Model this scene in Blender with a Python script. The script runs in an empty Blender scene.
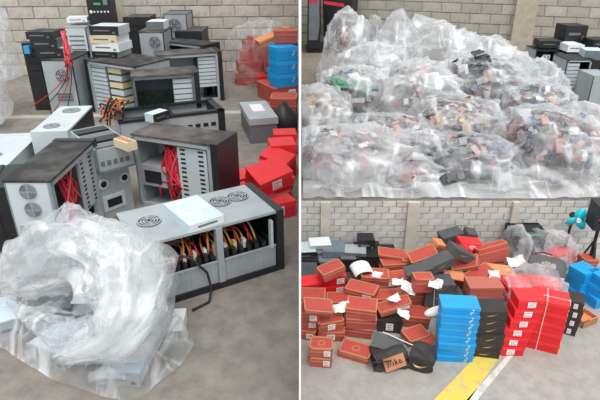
import bpy, math, random
from mathutils import Vector, Matrix, Euler, noise
R = random.Random(7)
sc = bpy.context.scene
COL = sc.collection
PI = math.pi

# ------------------------------------------------------------------ camera, sky, lights, exposure
F, HZ, CZ = 520.0, -50.0, 1.35
PITCH = math.atan((200 - HZ) / F)
cp, sp = math.cos(PITCH), math.sin(PITCH)
cd = bpy.data.cameras.new('camera'); cam = bpy.data.objects.new('camera', cd); COL.objects.link(cam)
cd.sensor_width = 36.0; cd.lens = F * 36.0 / 600.0; cd.clip_start = 0.05; cd.clip_end = 200
cam.location = (0, 0, CZ); cam.rotation_euler = (PI / 2 - PITCH, 0, 0)
sc.camera = cam
sc.view_settings.view_transform = 'Standard'; sc.view_settings.look = 'None'
sc.view_settings.gamma = 1.0; sc.view_settings.use_curve_mapping = False
sc.view_settings.exposure = 0.45
try: sc.cycles.transparent_max_bounces = 32
except Exception: pass
w = bpy.data.worlds.new('overcast_sky'); sc.world = w; w.use_nodes = True
w.node_tree.nodes['Background'].inputs[0].default_value = (0.93, 0.97, 1.0, 1)
w.node_tree.nodes['Background'].inputs[1].default_value = 0.72
sd = bpy.data.lights.new('sun', 'SUN'); sun = bpy.data.objects.new('sun', sd); COL.objects.link(sun)
sd.energy = 1.9; sd.angle = math.radians(35); sd.color = (1.0, 0.985, 0.96)
sun.rotation_euler = (math.radians(28), math.radians(4), 0)
sun.location = (0, 0, 8)

ZL, ZU = -1.43, -0.82          # lower bay floor, raised terrace floor (the bay on the far side is z = 0)
WALL_Y = 4.5                   # face of the retaining wall under the terrace

def ray(px, py):
    v = (200 - py) / F
    return ((px - 300) / F, cp + v * sp, -sp + v * cp)
def at_z(px, py, z):
    r = ray(px, py); t = (z - CZ) / r[2]
    return Vector((r[0] * t, r[1] * t, z))
def at_y(px, py, y):
    r = ray(px, py); t = y / r[1]
    return Vector((r[0] * t, y, CZ + r[2] * t))
def depth(p): return p[1] * cp - (p[2] - CZ) * sp

# ------------------------------------------------------------------ materials
def lin(c): return tuple(((x / 255) / 12.92 if x <= 10 else ((x / 255 + .055) / 1.055) ** 2.4) for x in c)
def mat(name, rgb, rough=.6, metal=0., var=.12, scale=12., rgb2=None, lo=.45, hi=.7, bump=0., spec=.5, stretch=None):
    m = bpy.data.materials.new(name); m.use_nodes = True; nt = m.node_tree; N = nt.nodes; L = nt.links
    b = N['Principled BSDF']; b.inputs['Roughness'].default_value = rough; b.inputs['Metallic'].default_value = metal
    b.inputs['Specular IOR Level'].default_value = spec
    c1 = lin(rgb); c2 = lin(rgb2) if rgb2 else tuple(x * (1 - var) for x in c1)
    tc = N.new('ShaderNodeTexCoord'); mp = N.new('ShaderNodeMapping'); L.new(tc.outputs['Object'], mp.inputs[0])
    if stretch: mp.inputs['Scale'].default_value = stretch
    n = N.new('ShaderNodeTexNoise'); n.inputs['Scale'].default_value = scale; n.inputs['Detail'].default_value = 5
    L.new(mp.outputs[0], n.inputs['Vector'])
    r = N.new('ShaderNodeValToRGB'); r.color_ramp.elements[0].position = lo; r.color_ramp.elements[1].position = hi
    r.color_ramp.elements[0].color = (*c1, 1); r.color_ramp.elements[1].color = (*c2, 1)
    L.new(n.outputs['Fac'], r.inputs[0]); L.new(r.outputs[0], b.inputs['Base Color'])
    if bump:
        bp = N.new('ShaderNodeBump'); bp.inputs['Strength'].default_value = bump; bp.inputs['Distance'].default_value = .01
        L.new(n.outputs['Fac'], bp.inputs['Height']); L.new(bp.outputs[0], b.inputs['Normal'])
    return m
def concrete(name, a, b, c, scale):
    m = mat(name, a, .85, 0, rgb2=b, scale=scale, lo=.35, hi=.7, bump=.15, spec=.25)
    nt = m.node_tree; N = nt.nodes; L = nt.links
    bs = N['Principled BSDF']; src = bs.inputs['Base Color'].links[0].from_socket
    tc = N.new('ShaderNodeTexCoord'); n = N.new('ShaderNodeTexNoise'); n.inputs['Scale'].default_value = scale * 9
    n.inputs['Detail'].default_value = 8; n.inputs['Roughness'].default_value = .7
    L.new(tc.outputs['Object'], n.inputs['Vector'])
    r = N.new('ShaderNodeValToRGB'); r.color_ramp.elements[0].position = .38; r.color_ramp.elements[1].position = .66
    r.color_ramp.elements[0].color = (0, 0, 0, 1); r.color_ramp.elements[1].color = (.75, .75, .75, 1)
    L.new(n.outputs['Fac'], r.inputs[0])
    mx = N.new('ShaderNodeMixRGB'); mx.inputs['Color2'].default_value = (*lin(c), 1)
    L.new(r.outputs[0], mx.inputs['Fac']); L.new(src, mx.inputs['Color1']); L.new(mx.outputs[0], bs.inputs['Base Color'])
    return m
def plastic(name, lo, hi, scale=8., tint=(242, 244, 246), bump=.3, rough=.14, p0=.4, p1=.66, glint=.5, edge=.4):
    """thin film: mostly clear, whiter where it is crumpled into several layers, glossy all over, highlights painted in as white streaks"""
    m = bpy.data.materials.new(name); m.use_nodes = True; nt = m.node_tree; N = nt.nodes; L = nt.links
    out = N['Material Output']; b = N['Principled BSDF']
    b.inputs['Base Color'].default_value = (*lin(tint), 1); b.inputs['Roughness'].default_value = rough
    b.inputs['Specular IOR Level'].default_value = 1.
    tl = N.new('ShaderNodeBsdfTranslucent'); tl.inputs[0].default_value = (*lin(tint), 1)
    body = N.new('ShaderNodeMixShader'); body.inputs[0].default_value = .3
    L.new(b.outputs[0], body.inputs[1]); L.new(tl.outputs[0], body.inputs[2])
    tr = N.new('ShaderNodeBsdfTransparent'); tr.inputs[0].default_value = (.975, .98, .985, 1)
    tc = N.new('ShaderNodeTexCoord')
    def nz(sc_, dist, det, st=(1, 1, 1), rot=(0, 0, 0)):
        mp = N.new('ShaderNodeMapping'); mp.inputs['Scale'].default_value = st; mp.inputs['Rotation'].default_value = rot
        L.new(tc.outputs['Object'], mp.inputs[0]); n = N.new('ShaderNodeTexNoise'); n.inputs['Scale'].default_value = sc_; n.inputs['Detail'].default_value = det
        n.inputs['Distortion'].default_value = dist; L.new(mp.outputs[0], n.inputs['Vector']); return n
    def rng(src, a0, a1, b0, b1):
        mr = N.new('ShaderNodeMapRange'); mr.inputs[1].default_value = a0; mr.inputs[2].default_value = a1; mr.inputs[3].default_value = b0; mr.inputs[4].default_value = b1
        L.new(src, mr.inputs[0]); return mr.outputs[0]
    def add(x, y):
        ad = N.new('ShaderNodeMath'); ad.operation = 'ADD'; ad.use_clamp = True; L.new(x, ad.inputs[0]); L.new(y, ad.inputs[1]); return ad.outputs[0]
    n1 = nz(scale * .5, .6, 3); n2 = nz(scale, .8, 3, (1.6, .3, .5), (.4, .2, .7)); n3 = nz(scale, .8, 3, (.35, 1.5, .6), (.2, .7, -.5))
    lw = N.new('ShaderNodeLayerWeight'); lw.inputs[0].default_value = .3
    f = rng(n1.outputs['Fac'], p0, p1, lo, hi)
    f = add(f, rng(n2.outputs['Fac'], .56, .70, 0, glint)); f = add(f, rng(n3.outputs['Fac'], .58, .72, 0, glint))  # stretched noise paints highlights as whiter, more opaque streaks
    f = add(f, rng(lw.outputs['Facing'], 0, 1, 0, edge))
    fin = N.new('ShaderNodeMixShader'); L.new(f, fin.inputs[0]); L.new(tr.outputs[0], fin.inputs[1]); L.new(body.outputs[0], fin.inputs[2])
    L.new(fin.outputs[0], out.inputs[0])
    bp = N.new('ShaderNodeBump'); bp.inputs['Strength'].default_value = bump; bp.inputs['Distance'].default_value = .03
    L.new(n2.outputs['Fac'], bp.inputs['Height']); bp2 = N.new('ShaderNodeBump'); bp2.inputs['Strength'].default_value = bump; bp2.inputs['Distance'].default_value = .03
    L.new(n3.outputs['Fac'], bp2.inputs['Height']); L.new(bp.outputs[0], bp2.inputs['Normal']); L.new(bp2.outputs[0], b.inputs['Normal'])
    return m
def striped(name, a, b, scale):
    m = mat(name, a, .6); nt = m.node_tree; N = nt.nodes; L = nt.links; bs = N['Principled BSDF']
    tc = N.new('ShaderNodeTexCoord'); mp = N.new('ShaderNodeMapping'); mp.inputs['Rotation'].default_value = (0, .7, .5)
    wv = N.new('ShaderNodeTexWave'); wv.inputs['Scale'].default_value = scale; wv.inputs['Distortion'].default_value = .6
    L.new(tc.outputs['Object'], mp.inputs[0]); L.new(mp.outputs[0], wv.inputs[0])
    r = N.new('ShaderNodeValToRGB'); r.color_ramp.elements[0].color = (*lin(a), 1); r.color_ramp.elements[1].color = (*lin(b), 1)
    r.color_ramp.elements[0].position = .35; r.color_ramp.elements[1].position = .65
    L.new(wv.outputs['Fac'], r.inputs[0]); L.new(r.outputs[0], bs.inputs['Base Color'])
    return m
def emis(name, rgb, s):
    m = mat(name, rgb); b = m.node_tree.nodes['Principled BSDF']
    b.inputs['Emission Color'].default_value = (*lin(rgb), 1); b.inputs['Emission Strength'].default_value = s
    return m

floor_m = concrete('concrete_floor', (150, 143, 134), (126, 119, 111), (108, 102, 96), 1.3)
floor_low_m = concrete('concrete_floor_pale', (178, 174, 167), (160, 156, 149), (146, 142, 136), 1.1)
floor_up_m = concrete('concrete_floor_brown', (150, 140, 126), (130, 120, 108), (118, 110, 100), 1.)
strip_m = mat('joint_mortar', (182, 174, 162), .9, scale=20, var=.2)
blocks_m = [mat('block_tint_%d' % i, c, .92, 0, var=.2, scale=14, bump=.3, spec=.2) for i, c in enumerate(
    [(191, 184, 173), (186, 179, 168), (197, 190, 180), (180, 173, 162)])]
blockl_m = [mat('pale_block_tint_%d' % i, c, .92, 0, var=.12, scale=14, bump=.3, spec=.2) for i, c in enumerate(
    [(202, 200, 195), (197, 195, 190), (208, 206, 201), (192, 190, 185)])]
blocku_m = [mat('grey_block_tint_%d' % i, c, .92, 0, var=.16, scale=9, bump=.3, spec=.2) for i, c in enumerate(
    [(182, 177, 166), (176, 171, 160), (188, 183, 173), (171, 166, 155)])]
mortaru_m = mat('grey_mortar', (164, 159, 149), .95, scale=30)
mortar_m = mat('mortar', (172, 165, 154), .95, scale=30)
mortarl_m = mat('pale_mortar', (184, 181, 176), .95, scale=30)
pil_m = mat('pilaster_concrete', (186, 178, 160), .92, scale=7, var=.22, bump=.25, spec=.2)
pill_m = mat('pale_pilaster_concrete', (196, 191, 180), .92, scale=7, var=.16, bump=.25, spec=.2)
board_m = mat('white_board', (236, 236, 233), .6, var=.05)
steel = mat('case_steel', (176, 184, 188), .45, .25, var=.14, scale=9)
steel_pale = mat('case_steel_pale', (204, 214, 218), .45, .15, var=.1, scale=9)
steel_dk = mat('case_steel_dark', (120, 126, 130), .5, .35, var=.2, scale=9)  # a darker grey steel for inner parts and some panels
black = mat('black_plastic', (34, 35, 38), .45, var=.25, scale=10)
dark = mat('dark_inner', (22, 22, 24), .8, var=.3)
dusty = mat('dusty_black_panel', (42, 42, 44), .7, scale=8, rgb2=(98, 92, 86), lo=.45, hi=.75)
dustier = mat('dusty_brown_panel', (58, 55, 54), .8, scale=8, rgb2=(112, 104, 97), lo=.38, hi=.7)
white_p = mat('white_plastic', (232, 236, 238), .4, var=.06)
bluewhite = mat('pale_blue_plastic', (206, 222, 232), .4, var=.06)
beige = mat('beige_plastic', (222, 208, 172), .5, var=.1)
red_c = mat('red_cable', (206, 40, 56), .45, var=.15)
pink_c = mat('pink_cable', (226, 92, 104), .45, var=.15)
blk_c = mat('black_cable', (26, 26, 28), .5)
org_c = mat('orange_cable', (196, 100, 50), .5)
yel_c = mat('yellow_cable', (214, 176, 74), .5)
pcb_m = mat('circuit_board', (44, 74, 62), .5, scale=40, rgb2=(90, 96, 84), lo=.45, hi=.6)
blue_plug = mat('blue_plug', (60, 160, 210), .4)
green_led = emis('green_display', (40, 150, 70), .5)
lcd_m = mat('grey_display', (120, 134, 128), .3)
terra = mat('terracotta_card', (178, 84, 72), .65, var=.16, scale=9)
terra_lid = mat('terracotta_lid_card', (188, 76, 64), .6, var=.16, scale=9)
terra_p = striped('terracotta_printed_card', (172, 76, 64), (196, 126, 104), 34.)
kraft = mat('kraft_card', (190, 132, 96), .75, var=.14, scale=14)
orange_card = mat('orange_card', (218, 140, 96), .7, var=.12)
red_card = mat('red_card', (222, 30, 40), .45, var=.12, scale=8)
red_lid = mat('red_lid_card', (232, 44, 50), .45, var=.1, scale=8)
blk_card = mat('black_card', (54, 50, 48), .6, var=.25, scale=10)
gry_card = mat('charcoal_card', (84, 84, 86), .65, var=.2, scale=10)
blue_card = mat('blue_card', (18, 148, 216), .45, var=.12, scale=8)
blue_lid = mat('blue_lid_card', (30, 160, 226), .45, var=.1, scale=8)
label_m = mat('white_sticker', (238, 232, 230), .5, var=.06)
print_m = mat('grey_print', (150, 140, 140), .5)
gold_m = mat('gold_print', (186, 150, 84), .4, .2, var=.15)
paper_m = mat('white_paper', (234, 234, 232), .8, var=.07, scale=20, bump=.3)
rope_m = mat('white_twine', (226, 222, 214), .8)
turq = mat('turquoise_plastic', (26, 196, 214), .3, var=.08)
yellow_paint = mat('yellow_floor_paint', (228, 200, 84), .8, scale=16, rgb2=(196, 180, 128), lo=.45, hi=.75)
white_paint = mat('white_floor_paint', (214, 212, 206), .8, scale=16, rgb2=(178, 174, 166), lo=.45, hi=.7)
green_m = mat('green_crate', (70, 130, 110), .5, var=.2)
greyblue = mat('grey_blue_plastic', (112, 126, 134), .5, var=.2)
film = plastic('clear_film', .05, .26, 9., glint=.5, edge=.3)
film_low = plastic('soft_clear_film', .14, .5, 6., glint=.4, edge=.3, bump=.15)
film_milky = plastic('milky_film', .1, .4, 7., glint=.5, edge=.3)
film_white = plastic('bunched_highlight_film', .4, .95, 8., tint=(250, 252, 253), glint=.6)  # white of the bunched layers, with their bright highlight painted into the opacity
film_pile = plastic('pile_film', .08, .45, 4.5, glint=.5, edge=.35)
film_pile2 = plastic('pile_film_dense', .17, .56, 4., glint=.55, edge=.35)
film_thin = plastic('thin_wrap', .03, .2, 8., glint=.22, edge=.25)
scrap_ms = [mat('scrap_' + n, c, .4, var=.3, scale=30) for n, c in [
    ('charcoal', (60, 62, 66)), ('pink', (188, 140, 134)), ('blue', (86, 106, 134)), ('white', (214, 214, 212)), ('brown', (128, 92, 80)),
    ('green', (66, 130, 100)), ('grey', (150, 152, 156)), ('orange', (188, 148, 122)), ('red', (158, 92, 94)), ('tan', (200, 184, 150))]]

# ------------------------------------------------------------------ geometry helpers
class G:
    def __init__(s): s.v = []; s.f = []; s.m = []
    def poly(s, pts, mi=0):
        b = len(s.v); s.v += [tuple(p) for p in pts]; s.f.append(tuple(range(b, b + len(pts)))); s.m.append(mi)
    def hexa(s, P, mi=0):
        b = len(s.v); s.v += [tuple(p) for p in P]
        for f in ((0, 3, 2, 1), (4, 5, 6, 7), (0, 1, 5, 4), (1, 2, 6, 5), (2, 3, 7, 6), (3, 0, 4, 7)):
            s.f.append(tuple(b + i for i in f)); s.m.append(mi)
    def box(s, x0, x1, y0, y1, z0, z1, mi=0, M=None):
        x0, x1 = sorted((x0, x1)); y0, y1 = sorted((y0, y1)); z0, z1 = sorted((z0, z1))
        P = [Vector(p) for p in ((x0, y0, z0), (x1, y0, z0), (x1, y1, z0), (x0, y1, z0), (x0, y0, z1), (x1, y0, z1), (x1, y1, z1), (x0, y1, z1))]
        if M is not None: P = [M @ p for p in P]
        s.hexa(P, mi); return s
    def cyl(s, o, n, r, h, seg=20, mi=0, r2=None):
        o = Vector(o); n = Vector(n).normalized(); u = n.orthogonal().normalized(); v = n.cross(u); r2 = r if r2 is None else r2
        b = len(s.v)
        for k in range(seg):
            a = 2 * PI * k / seg; d = u * math.cos(a) + v * math.sin(a)
            s.v.append(tuple(o + d * r)); s.v.append(tuple(o + d * r2 + n * h))
        for k in range(seg):
            i, j = b + 2 * k, b + 2 * ((k + 1) % seg); s.f.append((i, j, j + 1, i + 1)); s.m.append(mi)
        s.f.append(tuple(b + 2 * k for k in reversed(range(seg)))); s.m.append(mi)
        s.f.append(tuple(b + 2 * k + 1 for k in range(seg))); s.m.append(mi); return s
    def ring(s, o, n, r0, r1, t, seg=20, mi=0):
        o = Vector(o); n = Vector(n).normalized(); u = n.orthogonal().normalized(); v = n.cross(u); b = len(s.v)
        for k in range(seg):
            a = 2 * PI * k / seg; d = u * math.cos(a) + v * math.sin(a)
            for p in (o + d * r0, o + d * r1, o + d * r1 + n * t, o + d * r0 + n * t): s.v.append(tuple(p))
        for k in range(seg):
            i, j = b + 4 * k, b + 4 * ((k + 1) % seg)
            for q in range(4):
                q2 = (q + 1) % 4; s.f.append((i + q, j + q, j + q2, i + q2)); s.m.append(mi)
        return s
    def tube(s, pts, r, seg=6, mi=0):
        pts = [Vector(p) for p in pts]; n = len(pts); b = len(s.v)
        rr = r if isinstance(r, (list, tuple)) else [r] * n
        u = None
        for i, p in enumerate(pts):
            t = (pts[min(i + 1, n - 1)] - pts[max(i - 1, 0)]).normalized()
            u = t.orthogonal().normalized() if u is None else (u - t * u.dot(t)).normalized()
            v = t.cross(u)
            for k in range(seg):
                a = 2 * PI * k / seg; s.v.append(tuple(p + (u * math.cos(a) + v * math.sin(a)) * rr[i]))
        for i in range(n - 1):
            for k in range(seg):
                k2 = (k + 1) % seg
                s.f.append((b + i * seg + k, b + i * seg + k2, b + (i + 1) * seg + k2, b + (i + 1) * seg + k)); s.m.append(mi)
        s.f.append(tuple(b + k for k in reversed(range(seg)))); s.m.append(mi)
        s.f.append(tuple(b + (n - 1) * seg + k for k in range(seg))); s.m.append(mi); return s
    def data(s, name, mats, smooth=False):
        me = bpy.data.meshes.new(name); me.from_pydata(s.v, [], s.f)
        for m in (mats if isinstance(mats, (list, tuple)) else [mats]): me.materials.append(m)
        me.polygons.foreach_set('material_index', s.m)
        if smooth: me.polygons.foreach_set('use_smooth', [True] * len(s.f))
        me.update(); return me
    def build(s, name, mats, parent=None, smooth=False):
        return link(name, s.data(name, mats, smooth), parent)
def link(name, data, parent=None):
    o = bpy.data.objects.new(name, data); COL.objects.link(o)
    if parent is not None: o.parent = parent
    return o
def tag(o, label=None, cat=None, group=None, kind=None):
    if label: o['label'] = label
    if cat: o['category'] = cat
    if group: o['group'] = group
    if kind: o['kind'] = kind
    return o
def thing(name, label, cat, loc=(0, 0, 0), rz=0., group=None, tilt=(0., 0.)):
    o = bpy.data.objects.new(name, None); COL.objects.link(o); o.empty_display_size = .05
    o.location = loc
    if tilt == (0., 0.): o.rotation_euler = (0, 0, rz)
    else: o.rotation_euler = (Matrix.Rotation(rz, 3, 'Z') @ Matrix.Rotation(tilt[0], 3, 'X') @ Matrix.Rotation(tilt[1], 3, 'Y')).to_euler()
    return tag(o, label, cat, group)
def fit(zt, a, b, c=None, W=None):
    """plan frame of a level rectangle at height zt from three of its corners: centre, yaw, length, width"""
    A = at_z(*a, zt); B = at_z(*b, zt); d = B - A; L = d.length; u = d / L; n = Vector((-u.y, u.x, 0))
    if W is None: W = (at_z(*c, zt) - A).dot(n)
    return A + u * L / 2 + n * W / 2, math.atan2(u.y, u.x), L, W
def bez(p0, p1, p2, n=8):
    p0, p1, p2 = Vector(p0), Vector(p1), Vector(p2)
    return [p0 * (1 - t) ** 2 + p1 * 2 * t * (1 - t) + p2 * t * t for t in [i / n for i in range(n + 1)]]
def grille(parent, o, n, r, name='fan_grille', mt=None):
    o = Vector(o); n = Vector(n).normalized(); g = G()
    g.cyl(o, n, r, .002, 24, 0)
    for k, q in enumerate((.98, .74, .5)): g.ring(o + n * .002, n, r * (q - .1), r * q, .003, 24, 1)
    g.cyl(o + n * .002, n, r * .24, .004, 16, 1)
    u = n.orthogonal().normalized(); v = n.cross(u)
    for k in range(2):
        a = PI / 4 + k * PI / 2; d = u * math.cos(a) + v * math.sin(a); e = n.cross(d)
        M = Matrix((d, e, n)).transposed().to_4x4(); M.translation = o
        g.box(-r * .95, r * .95, -r * .06, r * .06, .002, .006, 1, M)
    return g.build(name, [dark, mt or steel], parent)

# ------------------------------------------------------------------ the setting
def slab(name, x0, x1, y0, y1, z, m, t=.12):
    return tag(G().box(x0, x1, y0, y1, z - t, z).build(name, m), kind='structure')
slab('floor', -5.2, -.004, .3, 7.2, 0, floor_m)
slab('floor.001', .004, 9.0, 1.6, WALL_Y, ZL, floor_low_m)
slab('floor.002', .004, 12.0, WALL_Y, 15.5, ZU, floor_up_m)

def block_wall(name, p0, p1, z0, rows, bw, bh, mats, mm, tk=.1, jt=.07, skip=None):
    """course by course: every block is an object of its own on a recessed mortar core; p0 -> p1 along the face, seen from its right-hand side"""
    p0 = Vector((*p0, z0)); p1 = Vector((*p1, z0)); d = p1 - p0; L = d.length
    root = link(name, None); tag(root, kind='structure'); root.location = p0; root.rotation_euler = (0, 0, math.atan2(d.y, d.x))
    H = rows * bh
    G().box(0, L, bh * .06, tk, 0, H).build('mortar_core', mm, root)
    j = bh * jt; ms = {}
    def piece(wd, k):
        key = (round(wd, 4), k)
        if key not in ms:
            g = G(); e = bh * .03; x0, x1, z0_, z1 = j / 2, wd - j / 2, j / 2, bh - j / 2
            f = [(x0 + e, -.004, z0_ + e), (x1 - e, -.004, z0_ + e), (x1 - e, -.004, z1 - e), (x0 + e, -.004, z1 - e)]
            bk = [(x0, bh * .07, z0_), (x1, bh * .07, z0_), (x1, bh * .07, z1), (x0, bh * .07, z1)]
            g.poly(f)
            for i in range(4):
                q = (i + 1) % 4; g.poly([f[i], bk[i], bk[q], f[q]])
            ms[key] = g.data('block', mats[k])
        return ms[key]
    for r_ in range(rows):
        x = -(bw / 2 if r_ % 2 else 0)
        while x < L - 1e-4:
            a, b = max(x, 0), min(x + bw, L); x += bw
            if b - a < bw * .15: continue
            o = link('block', piece(b - a, R.choice((0, 0, 1, 1, 2, 3))), root)
            o.location = (a, R.uniform(-.003, .003), r_ * bh); o.rotation_euler = (0, 0, R.uniform(-.004, .004))
    return root
block_wall('wall_left', (-4.6, 6.15), (-.008, 6.5), 0, 10, .285, .128, blocks_m, mortar_m)
block_wall('wall_lower', (.004, WALL_Y), (4.3, WALL_Y), ZL, 9, .132, (ZU - ZL) / 9, blockl_m, mortarl_m, .09)
block_wall('wall_back', (.01, 14.1), (9.4, 10.4), ZU, 11, .44, .215, blocku_m, mortaru_m, .2)
tag(G().box(-.0028, .0028, 1.15, 14.3, ZL - .1, 2.2).build('wall_partition', board_m), kind='structure')
# pilasters
def pilaster(name, c, wd, tk, z0, z1, yaw, m):
    o = G().box(-wd / 2, wd / 2, -tk, .02, 0, z1 - z0).build(name, m); o.location = (c[0], c[1], z0); o.rotation_euler = (0, 0, yaw)
    return tag(o, kind='structure')
p = at_y(119, 20, 6.38); pilaster('trim_1', (p.x, 6.38), .15, .05, 0, 1.28, .076, pil_m)
for i, (px, wd) in enumerate(((325, .09), (411, .11), (511, .07))):
    p = at_y(px, 225, WALL_Y); pilaster('trim_%d' % (i + 2), (p.x, WALL_Y - .004), wd, .045, ZL, ZU - .002, 0, pill_m)
u = Vector((9.39, -3.7)).normalized()
pilaster('trim_5', (.01 + u.x * 5.35, 14.1 + u.y * 5.35), .44, .16, ZU, ZU + 2.1, math.atan2(u.y, u.x), pil_m)
# floor joint with pale mortar, painted lines
a = at_z(0, 118, 0); b = at_z(262, 112, 0)
d = (b - a).normalized(); n = Vector((-d.y, d.x, 0)) * .05; a = a - d * 1.2
g = G(); g.hexa([a - n, b - n, b + n, a + n] + [q + Vector((0, 0, .006)) for q in (a - n, b - n, b + n, a + n)])
tag(g.build('trim_6', strip_m), kind='structure')
def paint(name, pts, m):
    g = G(); P = [at_z(x, y, ZL) for x, y in pts]; g.hexa(P + [q + Vector((0, 0, .004)) for q in P]); tag(g.build(name, m), kind='structure')
paint('trim_7', [(432, 402), (468, 402), (512, 340), (492, 340)], yellow_paint)
paint('trim_8', [(464, 403), (475, 403), (513, 356), (507, 356)], white_paint)

# ------------------------------------------------------------------ computer cases
CASES = 'scrapped computer cases'
def cables(parent, seeds, mats, rad, name='cable_bundle'):
    g = G()
    for i, (p0, p1, p2, k) in enumerate(seeds): g.tube(bez(p0, p1, p2), rad, 5, k)
    return g.build(name, mats, parent, True)
def tower(label, fr, H, z0=0., front=1, opened=-1, fans=(), cage=None, psu=None, red=0, top=None, side=None, rear=None, bez_m=None,
          group=CASES, name='computer_case', bays=0, slots=0, tilt=(0., 0.), vents=0, board=True, topfans=(), plate=False):
    c, ang, L, W = fr; W = abs(W); top = top or dusty; side = side or steel; rear = rear or steel; bez_m = bez_m or black
    r = thing(name, label, 'computer case', (c.x, c.y, z0), ang, group, tilt)
    t = .008; hl, hw = L / 2, W / 2; fx = front * hl; rx = -front * hl; fb = .035
    g = G(); g.box(-hl, hl, -hw, hw, 0, t)
    if opened >= 0: g.box(-hl, hl, -hw, -hw + t, t, H - t)
    if opened <= 0: g.box(-hl, hl, hw - t, hw, t, H - t)
    if opened:
        ys = opened * hw; yi = ys - opened * .02; s = .022
        g.box(-hl, hl, ys, yi, t, t + s); g.box(-hl, hl, ys, yi, H - t - s, H - t)
        g.box(rx, rx + front * s, ys, yi, t, H - t); g.box(fx - front * (fb + s), fx - front * fb, ys, yi, t, H - t)
    g.build('case_shell', side, r)
    tp = G().box(-hl - .003, hl + .003, -hw - .003, hw + .003, H - t, H + .004).build('top_panel', top, r)
    for (x, y, q) in topfans: grille(tp, (x * hl, y * hw, H + .004), (0, 0, 1), q)
    g = G(); g.box(fx - front * fb, fx + front * .006, -hw - .004, hw + .004, -0.0, H + .008)
    for k in range(bays):
        z = H * (.93 - .11 * k); g.box(fx, fx + front * .012, -hw * .8, hw * .8, z - H * .09, z, 1)
    g.build('front_bezel', [bez_m, black], r)
    rp = G().box(rx, rx + front * t, -hw, hw, t, H - t).build('rear_panel', rear, r)
    for (y, z, q) in fans: grille(rp, (rx - front * .001, y * hw, z * H), (-front, 0, 0), q)
    for k in range(slots):
        z = H * (.42 - .052 * k); G().box(rx - front * .004, rx, -hw * .65, hw * .35, z - H * .036, z).build('slot_cover', steel_dk, rp)
    for k in range(vents):
        z = H * (.86 - .075 * k); G().box(rx - front * .003, rx, -hw * .7, hw * .7, z - H * .022, z).build('vent_slot', steel_dk, rp)
    if opened:
        yo = opened * (hw - .02); ybk = -opened * (hw - t - .002)
        if board: G().box(rx * .86, rx * .86 + front * L * .52, ybk, ybk + opened * .006, H * .1, H * .62).build('motherboard', pcb_m, r)
        if cage:
            x0, x1, zz0, zz1, nb = cage; x0, x1 = -hl + x0 * L, -hl + x1 * L; zz0 *= H; zz1 *= H
            cg = G().box(x0, x1, ybk, yo - opened * .012, zz0, zz1).build('drive_cage', steel_dk, r)
            pitch = (zz1 - zz0) / nb
            for k in range(nb):
                za = zz0 + k * pitch
                if plate:      # one pale plate pressed with two columns of slots
                    g = G(); g.box(x0, x1, yo - opened * .012, yo + opened * .002, za, za + pitch, 0)
                    for xx in (.1, .72):
                        for q in (.2, .65): g.box(x0 + (x1 - x0) * xx, x0 + (x1 - x0) * (xx + .17), yo + opened * .002, yo + opened * .0035, za + pitch * q, za + pitch * (q + .2), 1)
                    g.build('slotted_plate', [steel_pale, dark], cg); continue
                g = G(); g.box(x0 + .004, x1 - .004, yo - opened * .012, yo + opened * .002, za + pitch * .12, za + pitch * .88, 0)
                if nb < 8:
                    for xx in (.16, .66): g.box(x0 + (x1 - x0) * xx, x0 + (x1 - x0) * (xx + .18), yo + opened * .002, yo + opened * .0035, za + pitch * .38, za + pitch * .62, 1)
                g.build('drive_bay', [steel_pale, dark], cg)
        if psu:
            x0, x1, zz0, zz1 = psu; g = G(); g.box(-hl + x0 * L, -hl + x1 * L, ybk, yo - opened * .004, zz0 * H, zz1 * H, 0)
            g.box(-hl + (x0 + .04) * L, -hl + (x1 - .06) * L, yo - opened * .004, yo, zz0 * H + .02, zz1 * H - .03, 1)
            g.build('power_supply', [steel, black], r)
        if red:
            S = []
            xm = -hl + (.42 if front > 0 else .58) * L
            for k in range(red):
                p0 = (xm + R.uniform(-.09, .1) * L / .6, yo * R.uniform(.0, .8), H * R.uniform(.8, .93)); p2 = (xm + R.uniform(-.1, .12), yo * R.uniform(.5, 1.), H * R.uniform(.06, .5))
                S.append((p0, (xm + R.uniform(-.14, .14), yo * 1.05, H * R.uniform(.35, .8)), p2, k % 5 if k % 5 < 2 else 0))
            cables(r, S, [red_c, pink_c], .006, 'red_cable_bundle')
    return r
def drive(label, fr, h, z0, m=None, fm=None, name='optical_drive', group='loose drives', tilt=(0., 0.), cat='drive'):
    c, ang, L, W = fr; W = abs(W); r = thing(name, label, cat, (c.x, c.y, z0), ang, group, tilt)
    G().box(-L / 2, L / 2, -W / 2, W / 2, 0, h).build('casing', m or steel, r)
    g = G(); g.box(-L / 2 - .003, L / 2 + .003, -W / 2 - .008, -W / 2, -.0, h + .002, 0)
    g.box(-L * .36, L * .2, -W / 2 - .010, -W / 2 - .008, h * .45, h * .6, 1); g.box(L * .3, L * .4, -W / 2 - .011, -W / 2 - .008, h * .2, h * .4, 1)
    g.build('front_panel', [fm or black, steel_dk], r)
    return r

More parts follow.
